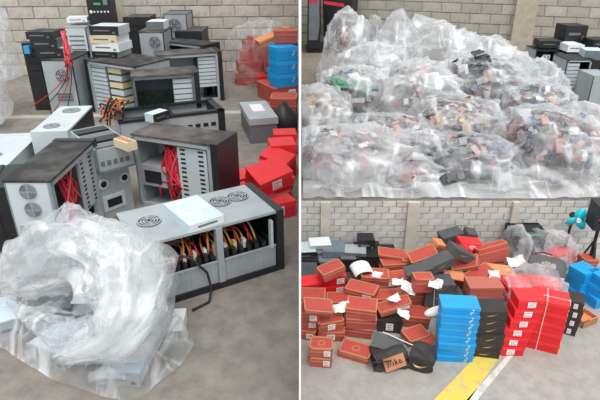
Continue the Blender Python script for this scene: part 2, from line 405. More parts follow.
# --- the long case lying nearest, open face towards us
fr = fit(.31, (135, 247), (276, 211), (113, 214)); c, ang, L, W = fr; H = .31
r = thing('server_case', 'long grey server case lying open with three round fan grilles and rows of drive racks', 'computer case', (c.x, c.y, 0), ang, CASES)
hl, hw = L / 2, W / 2
tp = G().box(-hl, hl, -hw, hw, H - .012, H).build('top_panel', steel, r)
for x, y in ((-.66, .1), (.42, .28), (.72, .34)): grille(tp, (x * hl, y * hw, H + .0005), (0, 0, 1), .052, mt=steel)
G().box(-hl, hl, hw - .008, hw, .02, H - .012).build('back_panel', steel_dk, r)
G().box(-hl, hl, -hw - .006, hw, 0, .03).build('bottom_tray', black, r)
g = G(); g.box(hl, hl + .035, -hw - .006, hw + .004, 0, H + .004); g.build('front_bezel', black, r)
G().box(hl - .03, hl - .018, -hw - .004, -hw + .02, H * .42, H * .86).build('latch', steel_pale, r)
g = G(); g.box(-hl - .012, -hl, -hw, hw, 0, H - .05, 0); g.box(-hl - .02, -hl + .02, -hw - .01, -hw + .035, H * .55, H * .98, 1); g.build('end_panel', [steel_dk, black], r)
xp = .06 * L
G().box(xp - .014, xp + .014, -hw - .004, -hw + .03, .03, H - .012).build('centre_post', steel, r)
for (x0, x1, nb) in ((-hl + .05, xp - .016, 9), (xp + .016, hl - .004, 7)):
    g = G(); g.box(x0, x1, -hw + .004, -hw + .012, .03, H * .44, 0)
    nr = int((x1 - x0) / .018)
    for k in range(nr): xx = x0 + (k + .5) * (x1 - x0) / nr; g.box(xx - .0025, xx + .0025, -hw, -hw + .004, .05, H * .42, 0)
    g.box(x0, x1, -hw - .002, -hw + .004, H * .43, H * .46, 0)
    cg = g.build('rack_front', steel, r)
    for k in range(nb):
        xx = x0 + (k + .3) * (x1 - x0) / nb
        G().box(xx, xx + .018, -hw + .014, hw * .55, .035, H * (.5 + .06 * R.random())).build('drive_slot', black, cg)
    G().box(x0, x1, -hw + .014, hw * .6, .031, .04).build('rack_base', dark, cg)
S = []
for k in range(26):
    x = -hl + .06 + (L - .12) * k / 26; S.append(((x, -hw + .05, H * .5), (x + R.uniform(-.05, .05), -hw + R.uniform(.02, .1), H * R.uniform(.7, 1.0)), (x + R.uniform(-.05, .05), hw * .2, H * .6), k % 3))
for k in range(5):
    S.append(((-hl + .1, -hw + .12, H * R.uniform(.75, .85)), (0, -hw + .1 + R.uniform(-.04, .04), H * R.uniform(.7, .95)), (hl * R.uniform(-.1, .8), -hw + .13, H * R.uniform(.6, .8)), 3 if k < 2 else 0))
cables(r, S, [org_c, yel_c, red_c, blk_c], .0045)
for k in range(9):
    x = -hl + .1 + (L - .2) * k / 9; G().box(x, x + .014, -hw + .04, -hw + .07, H * .46, H * .6).build('cable_plug', beige if k % 2 else white_p, r)
G().box(hl * .2, hl * .48, hw * .3, hw * .34, H * .4, H * .9).build('paper_label', label_m, r)
G().box(-hl * .55, -hl * .1, hw * .2, hw * .5, H * .45, H * .9).build('power_supply', steel, r)
# black cable hanging out of it
cab = G().tube([Vector((c.x, c.y, 0)) + Matrix.Rotation(ang, 3, 'Z') @ Vector(q) for q in
    ((-.2, -hw + .08, .22), (-.1, -hw - .012, .2), (-.04, -hw - .03, .12), (-.03, -hw - .04, .04), (-.06, -hw - .08, .008), (-.14, -hw - .1, .008))], .006, 6).build('power_cable', blk_c, None, True)
tag(cab, 'black cable hanging out of the long server case onto the floor', 'cable')
# white drive on top of it
c2, a2, L2, W2 = fit(.35, (188, 224), (223, 213), (168, 202))
r = thing('optical_drive', 'square white drive with a round emblem lying on the long server case', 'drive', (c2.x, c2.y, .31), a2, 'loose drives')
G().box(-L2 / 2, L2 / 2, -W2 / 2, W2 / 2, 0, .036).build('casing', bluewhite, r)
g = G(); g.box(-L2 / 2, L2 / 2, -W2 / 2 - .006, -W2 / 2, .0, .034, 0); g.box(-L2 * .25, L2 * .3, -W2 / 2 - .008, -W2 / 2 - .006, .012, .02, 1); g.build('front_panel', [white_p, steel_dk], r)
G().ring((0, W2 * .06, .036), (0, 0, 1), W2 * .2, W2 * .26, .003, 28).build('round_emboss', white_p, r)

# --- case with two fans and red cables
tower('dusty topped case with two rear fans and red cables spilling from its side', fit(.45, (50, 181), (95, 140), W=.205), .45,
      front=1, opened=-1, fans=((.05, .885, .038), (.02, .69, .038)), red=16, plate=True, cage=(.62, .92, .3, .93, 6), rear=steel_pale, slots=0)
fr = fit(.45, (50, 181), (95, 140), W=.205)
r0 = [o for o in COL.objects if o.name.startswith('rear_panel')][-1]
hw = fr[3] / 2; hl = fr[2] / 2
g = G(); g.box(-hl - .006, -hl, -hw * .1, hw * .75, .45 * .26, .45 * .52, 0); g.box(-hl - .010, -hl - .006, hw * .3, hw * .62, .45 * .4, .45 * .49, 1); g.box(-hl - .010, -hl - .006, hw * .3, hw * .62, .45 * .29, .45 * .37, 1)
g.build('power_inlet', [steel, black], r0)
grille(r0, (-hl - .007, -.45 * hw, .45 * .42), (-1, 0, 0), .045)
# --- centre case
tower('dusty topped case in the middle with red cables and slotted pale drive cage', fit(.44, (131, 134), (216, 146), W=.22), .44,
      front=1, opened=-1, cage=(.52, .86, .06, .9, 7), psu=(.03, .34, .3, .58), red=26, plate=True, top=dustier)
# --- black tower at the frame edge
tower('plain black case standing in front of the tall fan case, at picture edge', fit(.34, (-16, 190), (11, 187), W=.3), .34, opened=0, top=black, side=black, rear=black, front=-1)
# --- pale cases behind the fan case
tower('pale grey case with round fan hole on top, behind the red cable case', fit(.36, (31, 133), (61, 107), (64, 135)), .36, opened=0, top=steel_pale, side=black, front=-1, bez_m=steel_pale, rear=steel, topfans=((-.6, .2, .05), (.6, .0, .06)))
c, ang, L, W = fit(.27, (-14, 184), (38, 134), W=.24); W = abs(W)
r = tower('pale flat case lying low behind the two fan case', (c - Vector((0, 0, 0)), ang, L, .26), .27, opened=0, top=steel_pale, side=steel_pale, front=1, bez_m=steel_pale, rear=steel_pale, topfans=((.25, .45, .035), (.05, -.1, .03), (-.5, .5, .04)))
# --- grey chassis panel and the lying chassis on it
fr = fit(0, (98, 222), (134, 208), W=.34); c, ang, L, W = fr; H = .29
r = thing('computer_case', 'grey metal case end with round knockouts under the beige connector', 'computer case', (c.x, c.y, 0), ang, CASES)
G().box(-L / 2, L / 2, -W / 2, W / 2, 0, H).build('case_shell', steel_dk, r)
fp = G().box(-L / 2 - .01, L / 2, -W / 2 - .008, -W / 2, 0, H).build('end_panel', steel, r)
g = G(); g.box(-L * .3, L * .28, -W / 2 - .014, -W / 2 - .008, H * .16, H * .46, 0); g.box(-L * .2, L * .18, -W / 2 - .017, -W / 2 - .014, H * .23, H * .39, 1); g.build('socket_plate', [steel_pale, dark], fp)
for x in (-.22, .34): g = G(); g.cyl((x * L, -W / 2 - .008, H * .72), (0, -1, 0), .03, .006, 16, 0); g.cyl((x * L, -W / 2 - .014, H * .72), (0, -1, 0), .018, .002, 16, 1); g.build('knockout', [steel_pale, dark], fp)
c0, a0, L0 = c, ang, L
c, ang, L, W = fit(.43, (95, 149), (132, 141), W=.42)
r = thing('computer_chassis', 'low slotted chassis lying on the grey case end, black drives on top', 'computer case', (c.x, c.y, .29), ang, CASES); H = .13
g = G(); g.box(-L / 2, L / 2, -W / 2, W / 2, 0, .012); g.box(-L / 2, L / 2, -W / 2, -W / 2 + .008, 0, H); g.box(-L / 2, L / 2, W / 2 - .008, W / 2, 0, H); g.box(-L / 2, -L / 2 + .008, -W / 2, W / 2, 0, H); g.box(L / 2 - .008, L / 2, -W / 2, W / 2, 0, H); g.build('case_shell', steel, r)
for k in range(5): G().box(-L * .42 + k * L * .17, -L * .42 + k * L * .17 + L * .1, -W / 2 - .003, -W / 2, H * .3, H * .5).build('slot', steel_dk, r)
for k in range(4): G().box(-L * .45, L * .45, -W * .42 + k * W * .22, -W * .42 + k * W * .22 + W * .17, .02, H + .004 * (k % 2)).build('drive_bay', black if k % 2 else steel_dk, r)
c, ang, L, W = fit(.47, (113, 138), (127, 143), (107, 130))
r = thing('edge_connector', 'long beige connector block lying on the low slotted chassis', 'connector', (c.x, c.y, .422), ang)
G().box(-L / 2, L / 2, -abs(W) / 2, abs(W) / 2, 0, .045).build('housing', beige, r)
for k in range(5): G().box(-L / 2 + (k + .2) * L / 5, -L / 2 + (k + .8) * L / 5, -abs(W) / 2 * .6, abs(W) / 2 * .6, .045, .048).build('socket', kraft, r)

# --- the middle and rear rows
fr1 = fit(.47, (84, 60), (134, 67), (100, 50))
t1 = tower('dusty topped open case with tall white drive cage, drive stack on it', fr1, .47, cage=(.06, .38, .08, .95, 11), front=-1, top=dusty, red=0)
for k in range(6):
    G().box(-.10 * fr1[2], .16 * fr1[2], -fr1[3] * .42, fr1[3] * .2, .06 + .064 * k, .06 + .064 * k + .044).build('drive', beige if k % 2 else steel_pale, t1)
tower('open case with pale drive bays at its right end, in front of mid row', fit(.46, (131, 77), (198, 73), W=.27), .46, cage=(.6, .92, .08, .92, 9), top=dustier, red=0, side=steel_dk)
tower('dusty open case furthest right in mid row, drive bays beside black front', fit(.47, (157, 56), (221, 52), W=.27), .47, cage=(.62, .91, .3, .92, 8), top=dustier, red=0)
fr = fit(.22, (119, 124), (222, 112), (117, 111)); c, ang, L, W = fr
r = thing('computer_chassis', 'black rimmed chassis lying open side up behind the middle case', 'computer case', (c.x, c.y, 0), ang, CASES); H = .22
g = G(); g.box(-L / 2, L / 2, -W / 2, W / 2, 0, .01); g.box(-L / 2, L / 2, -W / 2, -W / 2 + .008, 0, H); g.box(-L / 2, L / 2, W / 2 - .008, W / 2, 0, H); g.box(-L / 2, -L / 2 + .008, -W / 2, W / 2, 0, H); g.build('case_shell', steel, r)
g = G(); e = .035
g.box(-L / 2 - .004, L / 2 + .02, -W / 2 - .006, -W / 2 + e, H, H + .02); g.box(-L / 2 - .004, L / 2 + .02, W / 2 - e, W / 2 + .004, H, H + .02); g.box(-L / 2 - .004, -L / 2 + e, -W / 2, W / 2, H, H + .02); g.box(L / 2 - e, L / 2 + .02, -W / 2 - .006, W / 2 + .004, 0, H + .02); g.box(-.02, .02, -W / 2, W / 2, H, H + .018); g.build('black_rim', black, r)
for k in range(7): G().box(-L * .1 + k * L * .08, -L * .1 + k * L * .08 + L * .05, -W / 2 - .003, -W / 2, H * .55, H * .68).build('hole', dark, r)
G().box(.04, L / 2 - .06, -W * .3, W * .3, .02, H - .03).build('drive_cage', steel_dk, r)
G().box(-L * .42, -L * .1, -W * .35, W * .35, .02, H - .05).build('drive_cage', black, r)
dc, da, dl, dw = fit(.28, (156, 119), (171, 114), (152, 113))
drive('small pale drive tilted on the rim of the open side up chassis', (dc, da, dl, .09), .06, .245, m=bluewhite)

def back_tower(label, a, b, y, H, dep, under=None, **kw):
    """a tower whose top front edge runs between two points of the view at distance y; stands on `under` (a lying case) when raised"""
    A = at_y(a[0], a[1], y); z = A.z; B = at_z(b[0], b[1], z) if abs(b[1] - a[1]) > 3 else at_y(b[0], b[1], y); B.z = z
    d = B - A; L = d.length; u = d / L; n = Vector((-u.y, u.x, 0)); c = A + u * L / 2 + n * dep / 2; ang = math.atan2(u.y, u.x)
    z0 = z - H
    if z0 < .03: H = z; z0 = 0
    elif under:
        tower(under, (c + Vector((0, .03, 0)), ang, L * 1.25, dep * 1.1), z0 - .005, opened=0, top=dusty, side=steel_dk)
    # face -X is the rear in tower(); here the seen face is -Y, so swap axes: turn the frame a quarter
    return tower(label, (c, ang + PI / 2, dep, L), H, z0, opened=0, front=kw.pop('front', 1), **kw)
back_tower('tall black case with grey side and a blue plug, far left of the rear row', (22, 44), (38, 41), 4.75, .6, .42, front=-1, bays=4, top=dusty, side=steel_dk)
p = at_y(28, 49, 4.73); bp = G().box(p.x - .02, p.x + .03, 4.69, 4.735, p.z - .035, p.z + .03).build('cable_plug', blue_plug); 
tag(bp, 'bright blue plug on the front of the tall black case', 'plug')
back_tower('grey case with one round rear fan, beside the tall black case', (40, 60), (71, 57), 4.55, .5, .4, fans=((-.2, .72, .062),), top=dusty, rear=steel, slots=3)
back_tower('white case with row of horizontal vents against the block wall', (64, 27), (85, 25), 5.75, .6, .35, vents=5, rear=steel_pale, top=steel, side=steel_pale)
back_tower('grey case carrying the black control box with green display', (89, 27), (113, 26), 5.85, .62, .36, rear=steel, top=dusty)
back_tower('black case with dusty top beside the pale pilaster', (123, 18), (147, 17), 5.8, .5, .36, under='lying dusty case under the black case beside pilaster', front=-1, top=dustier, bays=2, side=black)
back_tower('grey case with round fan and white drive on top, rear row', (138, 32), (163, 32), 5.3, .55, .36, fans=((-.25, .82, .06),), top=dustier, rear=steel)
back_tower('grey case with open fan hole standing highest at right of rear row', (163, 14), (186, 13), 5.9, .5, .34, under='lying dusty case under the highest grey fan case', fans=((.1, .76, .075),), top=steel_dk, rear=steel)
back_tower('black case with broad dusty top in front of block wall', (175, 32), (201, 31), 5.75, .5, .45, under='lying dusty case under the broad topped black case', front=-1, top=dustier, side=black)
tower('flat topped dusty case lying between mid and rear rows', fit(.5, (161, 41), (203, 46), W=.24), .5, cage=(.3, .6, .2, .8, 4), top=dusty, side=steel, front=1)
# control box with green display
A = at_y(90, 25, 5.9); B = at_y(113, 24, 5.9); wd = B.x - A.x; hh = .36
r = thing('control_box', 'black control box with green display and row of white buttons', 'control box', ((A.x + B.x) / 2, 5.98, A.z + .006), .02)
G().box(-wd / 2, wd / 2, -.08, .1, 0, hh).build('housing', black, r)
G().box(-wd * .2, wd * .08, -.084, -.08, hh * .55, hh * .61).build('green_display', green_led, r)
G().box(wd * .2, wd * .38, -.084, -.08, hh * .55, hh * .75).build('grey_display', lcd_m, r)
for k in range(6): G().cyl((-wd * .36 + k * wd * .145, -.08, hh * .36), (0, -1, 0), .016 if k == 0 else .01, .005, 10).build('button', label_m, r)
# drives on the case tops
base = fit(.47, (95, 57), (122, 58), W=.2)
z = .475
for i, (a, b, h, m, fm, lb) in enumerate((((95, 57), (121, 58), .05, steel, black, 'grey drive with black front at the bottom of the drive stack'), ((93, 51), (118, 52), .07, white_p, white_p, 'white drive second from the bottom of the drive stack'),
        ((96, 44), (118, 45), .07, white_p, beige, 'cream fronted drive third from the bottom of the drive stack'), ((97, 38), (122, 37), .075, steel_pale, black, 'black fronted pale drive topmost of the drive stack'))):
    c, ang, L, W = fit(z + h * .2, a, b, W=.24); c = Vector((base[0].x + (i % 2) * .012 - .01, base[0].y, 0)); drive(lb, (c, base[1] + (i - 1.5) * .04, base[2] * (.94 + .04 * (i % 2)), .24), h, z, m, fm); z += h + .001
tp = at_y(37, 52, 4.6); 
for i, (h, m, fm, lb, dx) in enumerate(((.075, bluewhite, black, 'pale blue drive on the grey round fan case', .0), (.075, steel_dk, black, 'dark drive stacked on the pale blue drive', -.03), (.06, dusty, black, 'dusty black drive topmost on the grey fan case', -.05))):
    A = at_y(36, 56, 4.6); B = at_y(61, 54, 4.6); c = Vector(((A.x + B.x) / 2 + dx, 4.74, 0)); z = [.507, .583, .659][i]
    drive(lb, (c, .06 - .05 * i, B.x - A.x, .24), h, z, m, fm)
A = at_y(146, 31, 5.35); B = at_y(163, 31, 5.35)
drive('white drive with dark front on the grey case in rear row', (Vector(((A.x + B.x) / 2, 5.5, 0)), 0, B.x - A.x, .22), .075, A.z + .006, white_p, steel_dk)
A = at_y(66, 24, 5.8); drive('white drive on top of the white vented case', (Vector((A.x + .09, 5.93, 0)), .2, .2, .18), .05, A.z + .012, white_p, white_p)
# red cables behind
A = at_y(64, 33, 4.6); g = G()
for k in range(9): g.tube(bez((A.x + R.uniform(-.02, .03), 4.58, A.z + .02), (A.x + R.uniform(-.02, .08), 4.52, A.z - .1), (A.x + R.uniform(.0, .06), 4.5, A.z - R.uniform(.15, .32))), .007, 5, k % 2)
tag(g.build('cable_bundle', [red_c, pink_c], None, True), 'red cable bundle hanging beside the drives on the grey fan case', 'cable')
g = G()
for k in range(4): g.tube(bez((at_y(70 - k, 60 + 2 * k, 4.52)), at_y(74 - 2 * k, 85, 4.5), at_y(66 - 12 * k, 113 - 2 * k, 4.5), 10), .004, 5, k % 2)
tag(g.build('loose_wires', [blk_c, red_c], None, True), 'thin loose wires hanging over the grey round fan case', 'cable')
g = G()
for k in range(30):
    a = at_y(R.uniform(100, 130), R.uniform(98, 112), 3.95); b = at_y(R.uniform(98, 124), R.uniform(112, 126), 3.85); g.tube(bez(a, (a + b) / 2 + Vector((R.uniform(-.1, .1), -.05, R.uniform(.0, .12))), b), .006, 5, k % 2)
tag(g.build('cable_tangle', [org_c, blk_c], None, True), 'tangle of orange and black cables below the white drive cage', 'cable')

# ------------------------------------------------------------------ boxes
ORD = ['lowest', 'second', 'third', 'fourth', 'fifth', 'sixth', 'seventh', 'eighth', 'ninth', 'tenth', 'eleventh', 'twelfth']
KIND = {'terracotta': (terra, terra_lid), 'printed': (terra_p, terra_p), 'red': (red_card, red_lid), 'black': (blk_card, blk_card), 'charcoal': (gry_card, gry_card),
        'blue': (blue_card, blue_lid), 'brown': (kraft, orange_card), 'brownred': (terra, terra)}
_cache = {}
def text_mesh(s, size, m, key):
    if key not in _cache:
        cu = bpy.data.curves.new(key, 'FONT'); cu.body = s; cu.size = size; cu.align_x = 'CENTER'; cu.align_y = 'CENTER'; cu.shear = .15
        o = bpy.data.objects.new(key, cu); COL.objects.link(o); dg = bpy.context.evaluated_depsgraph_get(); dg.update()
        me = bpy.data.meshes.new_from_object(o.evaluated_get(dg)); me.materials.clear(); me.materials.append(m); bpy.data.objects.remove(o)
        _cache[key] = me
    return _cache[key]
def bmesh_parts(kind, w_, d_, h_, sticker, logo):
    key = (kind, round(w_, 3), round(d_, 3), round(h_, 3), sticker, logo)
    if key in _cache: return _cache[key]
    a, b = KIND[kind]; P = []
    P.append(('box_body', G().box(-w_ / 2, w_ / 2, -d_ / 2, d_ / 2, 0, h_ * .72).data('box_body', a)))
    e = .0035
    P.append(('lid', G().box(-w_ / 2 - e, w_ / 2 + e, -d_ / 2 - e, d_ / 2 + e, h_ * .66, h_ - .001).data('lid', b)))
    f = -d_ / 2 - .0045
    if kind == 'terracotta':      # kraft coloured edges of the lid
        g = G(); k = e + .0012; zt = h_ * .66
        for s in (-1, 1):
            g.box(-w_ / 2 - k, w_ / 2 + k, s * (d_ / 2 + k), s * (d_ / 2 + k - .010), h_ - .007, h_ + .0002); g.box(s * (w_ / 2 + k), s * (w_ / 2 + k - .010), -d_ / 2 - k, d_ / 2 + k, h_ - .007, h_ + .0002)
        g.box(-w_ / 2 - k, w_ / 2 + k, -d_ / 2 - k, -d_ / 2, zt - .004, zt + .004)
        P.append(('kraft_edge', g.data('kraft_edge', kraft)))
    if sticker:
        g = G(); x0 = {'r': .12, 'l': -.42, 'c': -.16}[sticker] * w_; sw = .3 * w_
        g.box(x0, x0 + sw, f - .001, f, h_ * .22, h_ * .8, 0)
        for k in range(3): g.box(x0 + sw * .1, x0 + sw * (.9 - .2 * (k % 2)), f - .0015, f - .001, h_ * (.3 + .16 * k), h_ * (.36 + .16 * k), 1)
        P.append(('sticker', g.data('sticker', [label_m, print_m])))
    if logo == 'gold':
        g = G(); n = 9     # a curved tapering gold tick
        for k in range(n):
            t0, t1 = k / n, (k + 1) / n
            def q(t): x = (-.16 + .36 * t) * w_; z = h_ * (.42 + .34 * (t - .28) ** 2 * 2); th = h_ * .14 * math.sin(PI * min(1, t * 1.05 + .05)) * (1 - .6 * t); return x, z, th
            xa, za, ta = q(t0); xb, zb, tb = q(t1)
            g.hexa([(xa, f - .001, za), (xb, f - .001, zb), (xb, f, zb), (xa, f, za), (xa, f - .001, za + ta + .001), (xb, f - .001, zb + tb + .001), (xb, f, zb + tb + .001), (xa, f, za + ta + .001)])
        P.append(('gold_logo', g.data('gold_logo', gold_m)))
    if logo == 'top':
        g = G(); g.ring((0, 0, h_ - .001), (0, 0, 1), d_ * .16, d_ * .22, .001, 16)
        g.box(-w_ * .46, w_ * .46, -d_ * .45, -d_ * .41, h_ - .001, h_); g.box(-w_ * .46, w_ * .46, d_ * .41, d_ * .45, h_ - .001, h_)
        P.append(('lid_print', g.data('lid_print', kraft)))
    _cache[key] = P
    return P
def shoebox(kind, label, loc, yaw, dims, group, sticker=None, logo=None, tilt=(0., 0.), name='shoe_box'):
    w_, d_, h_ = dims
    if group == TB:
        ex = (abs(math.cos(yaw)) * (w_ + h_ * abs(tilt[1])) + abs(math.sin(yaw)) * (d_ + h_ * abs(tilt[0]))) / 2 + .025; loc = (min(loc[0], -ex), loc[1], loc[2])
    r = thing(name, label, 'box', loc, yaw, group, tilt)
    for nm, me in bmesh_parts(kind, w_, d_, h_, sticker, logo): link(nm, me, r)
    if logo == 'text':
        for x in (.3,):
            for s in (-1,):
                o = link('lettering', text_mesh('FILA', .045, label_m, 'box_lettering'), r); o.location = (x * w_, -d_ / 2 - .0055, h_ * .5); o.rotation_euler = (PI / 2, -1.25, 0); o.scale = (.62, .62, .62)
        o = link('lettering', text_mesh('FILA', .045, label_m, 'box_lettering'), r); o.location = (w_ / 2 + .0050, 0, h_ * .5); o.rotation_euler = (PI / 2, 0, PI / 2); o.scale = (.8, .8, .8)
    return r
def stack(kind, desc, base, n, yaw, dims, group, sticker=None, logo=None, jit=.008, lean=(0., 0.), noun='box'):
    z = base[2]
    for k in range(n):
        nm = 'topmost' if k == n - 1 and n > 1 else ORD[k]
        w = {'terracotta': 'terracotta', 'printed': 'terracotta printed', 'brownred': 'brick red'}.get(kind, kind)
        lab = '%s shoe box, %s in the %s' % (w, nm, desc) if n > 1 else '%s shoe box, %s' % (w, desc)
        shoebox(kind, lab, (base[0] + lean[0] * k + R.uniform(-jit, jit), base[1] + lean[1] * k + R.uniform(-jit, jit), z), yaw + R.uniform(-.06, .06) * (1 + 220 * jit * (jit > .0091)), dims, group,
                sticker if (not isinstance(sticker, str) or len(sticker) == 1) else R.choice(sticker.split(',')) or None, logo if k == n - 1 or logo != 'top' else None)
        z += dims[2] + .0005
    return z

# --- boxes on the far right of the first bay
TB = 'boxes by the partition'
def fl(px, py, z=0): return at_z(px, py, z)
# wrapped brick red boxes near the wall
for i, (px, py, y, w_, d_, h_, yaw, til) in enumerate(((248, 62, 5.75, .26, .2, .11, .25, 0), (250, 53, 5.8, .24, .18, .1, .1, 0), (252, 44, 5.85, .2, .16, .09, .4, 0))):
    p = at_y(px, py, y); 
    shoebox('brownred', ['brick red box lowest of the short pile by the wall', 'brick red box second in the short pile by the wall', 'brick red box topmost of the short pile by the wall'][i], (p.x, y + .1, [0, .115, .22][i] + .14), yaw, (w_, d_, h_), TB)
p = at_y(248, 66, 5.75); shoebox('terracotta', 'terracotta box on the floor under the short pile by the wall', (p.x, 5.86, 0), .2, (.3, .22, .135), TB)
p = at_z(258, 84, 0); big = (p.x, p.y + .06, 0)
shoebox('brownred', 'big brick red box inside the wrap, standing upright and tilted', (p.x - .02, p.y + .1, .06), .35, (.3, .2, .42), TB, tilt=(0., .22))
p = at_z(278, 86, 0); shoebox('brownred', 'brick red box with pale stripe inside the wrap beside blue boxes', (p.x, p.y + .12, .14), -.1, (.28, .2, .3), TB, 'c')
shoebox('red', 'flat red box at the bottom of the wrapped boxes', (p.x - .05, p.y - .02, 0), .1, (.34, .22, .13), TB)
p = at_y(280, 32, 5.5); shoebox('brown', 'orange carton lid on top of the wrapped boxes', (p.x - .05, 5.45, .53), .3, (.36, .22, .06), TB, tilt=(0., -.3))
p = at_y(293, 36, 5.2); shoebox('terracotta', 'terracotta box on top, above the wrapped blue boxes', (p.x - .02, 5.25, .54), .1, (.22, .18, .12), TB)
# blue pairs
q = at_z(290, 105, 0)
for k in range(3):
    for j in range(2):
        shoebox('blue', 'blue box with white lettering, %s row of the short blue stack, %s column' % (['lowest', 'middle', 'top'][k], ['wall side', 'near'][j]),
                (q.x - .06 + .04 * k + j * .08 - .04, q.y + .34 - .2 * j, .16 + .125 * k), .5, (.22, .16, .123), TB, None, 'text')
shoebox('terracotta', 'terracotta box carrying the short blue stack, near partition', (q.x - .03, q.y + .24, 0), .5, (.26, .38, .158), TB, 'r')
p = at_z(290, 121, 0); shoebox('terracotta', 'terracotta box in front of the short blue stack', (p.x - .05, p.y + .1, 0), -.05, (.22, .2, .2), TB)
# red boxes, tumbled
reds = [((238, 203), .0, .36, (.26, .18, .09), (0, 0), 'long red box lying flat behind the long server case'), ((266, 206), .0, -.5, (.22, .16, .1), (.1, .1), 'red box with white label lying behind the server case bezel'),
        ((287, 214), .0, .5, (.2, .16, .1), (0, 0), 'red box lowest of the tumbled red boxes by the partition'), ((274, 187), .06, -.6, (.24, .16, .1), (.2, .25), 'red box with white label tipped on the tumbled pile'),
        ((288, 183), .16, .6, (.2, .16, .1), (.25, -.2), 'red box leaning against the partition above the others'), ((292, 172), .0, .2, (.16, .16, .22), (0, 0), 'tall red box standing against partition behind tumbled ones'),
        ((262, 181), .0, .3, (.18, .14, .09), (0, 0), 'small red box with label behind the tumbled pile'), ((294, 152), .0, .1, (.16, .14, .16), (0, 0), 'red box farthest back along the partition'),
        ((233, 189), .0, .7, (.22, .15, .09), (0, 0), 'red box lying flat just behind the centre case bezel'), ((283, 166), .1, -.5, (.18, .13, .09), (.2, .2), 'red box tipped between the two standing red ones'),
        ((271, 200), .0, .2, (.2, .15, .09), (0, .1), 'red box with label in front of the tipped pile')]
for i, ((px, py), z, yaw, dm, tl, lb) in enumerate(reds):
    p = at_z(px, py, z); ex = (abs(math.cos(yaw)) * dm[0] + abs(math.sin(yaw)) * dm[1]) / 2 + .012; x = min(p.x, -ex)
    shoebox('red', lb, (x, p.y, z), yaw, dm, TB, 'c' if i not in (0, 5, 7) else None, tilt=tl)
p = at_z(291, 133, 0); o = thing('black_bag', 'small dark bundle on the floor above the tumbled red boxes', 'bag', (p.x - .06, p.y, 0))
g = G(); g.tube([(0, 0, 0), (0, 0, .05), (.01, 0, .16), (0, .01, .22), (.01, 0, .26)], [.08, .12, .1, .05, .015], 10); g.build('sack', black, o, True); G().tube([(0, 0, .235), (.02, 0, .24)], .03, 8).build('tie', blk_c, o)
# grey floor box with white lid
fr = fit(.2, (250, 119), (277, 117), (247, 102)); c, ang, L, W = fr
r = thing('junction_box', 'grey metal floor box with a white label on its lid', 'box', (c.x, c.y, 0), ang)
G().box(-L / 2, L / 2, -W / 2, W / 2, 0, .15).build('housing', steel_dk, r); G().box(-L / 2 - .008, L / 2 + .008, -W / 2 - .008, W / 2 + .008, .15, .2).build('lid', steel, r)
G().box(-L * .22, L * .25, -W * .1, W * .32, .2, .202).build('lid_label', label_m, r)

# ------------------------------------------------------------------ plastic bags
def ridge(p, sc_=1.):
    a = 0.; am = 1.; f = sc_
    for k in range(4):
        a += am * (1 - abs(noise.noise(p * f)) * 2.2); am *= .5; f *= 2.05
    return a / 1.9
_ico = {}
def ico(n):
    if n not in _ico:
        import bmesh
        bm = bmesh.new(); bmesh.ops.create_icosphere(bm, subdivisions=n, radius=1)
        bm.verts.ensure_lookup_table(); _ico[n] = ([v.co.copy() for v in bm.verts], [tuple(v.index for v in f.verts) for f in bm.faces]); bm.free()
    return _ico[n]
def sharp(p, f):
    a = 1 - min(1, abs(noise.noise(p * f)) * 3.2); b = 1 - min(1, abs(noise.noise(p * f * 2.3 + Vector((5, 5, 5)))) * 3.)
    return a * a * .7 + b * b * .3
def blob(c, rad, floor_z, seed, amp=.1, knot=(0, 0, 1), peak=.0, pw=6, sub=5, fq=2.2, lump=.2, top=None, xlim=None):
    V, Fc = ico(sub); k = Vector(knot).normalized(); o = Vector((seed * 3.7, seed * 1.3, seed * 2.1)); out = []
    rs = random.Random(seed * 17 + 3); k2 = Vector((rs.uniform(-1, 1), rs.uniform(-1, 0), rs.uniform(.2, .8))).normalized(); zf = floor_z - c[2]
    for v in V:
        dk = v.dot(k); q = v - k * (dk * .8); q2 = v - k2 * (v.dot(k2) * .85)
        r_ = 1 + lump * noise.noise(v * 1.4 + o) + amp * (sharp(q + o, fq * .75) - .3) + amp * .7 * (sharp(q2 - o, fq * .9) - .3) + peak * max(0, dk) ** pw
        e = [math.copysign(abs(t) ** .85, t) for t in v]
        p = Vector((e[0] * rad[0], e[1] * rad[1], e[2] * rad[2])) * r_
        if v.z < -.1: p.x *= 1 + .12 * min(1, -v.z * 2); p.y *= 1 + .12 * min(1, -v.z * 2)
        out.append(p)
    if top is not None:
        mx = max(p.z for p in out); f = (top - c[2]) / mx
        for p in out: p.z = p.z * f if p.z > 0 else p.z
    for i, p in enumerate(out):
        if p.z < zf: p.z = zf + .002 + .006 * abs(noise.noise(V[i] * 9 + o))
        if xlim is not None:
            if c[0] + p.x < xlim and xlim > 0: p.x = xlim - c[0] + .004 * abs(noise.noise(V[i] * 5))
            if c[0] + p.x > xlim and xlim < 0: p.x = xlim - c[0] - .004 * abs(noise.noise(V[i] * 5))
    return out, Fc
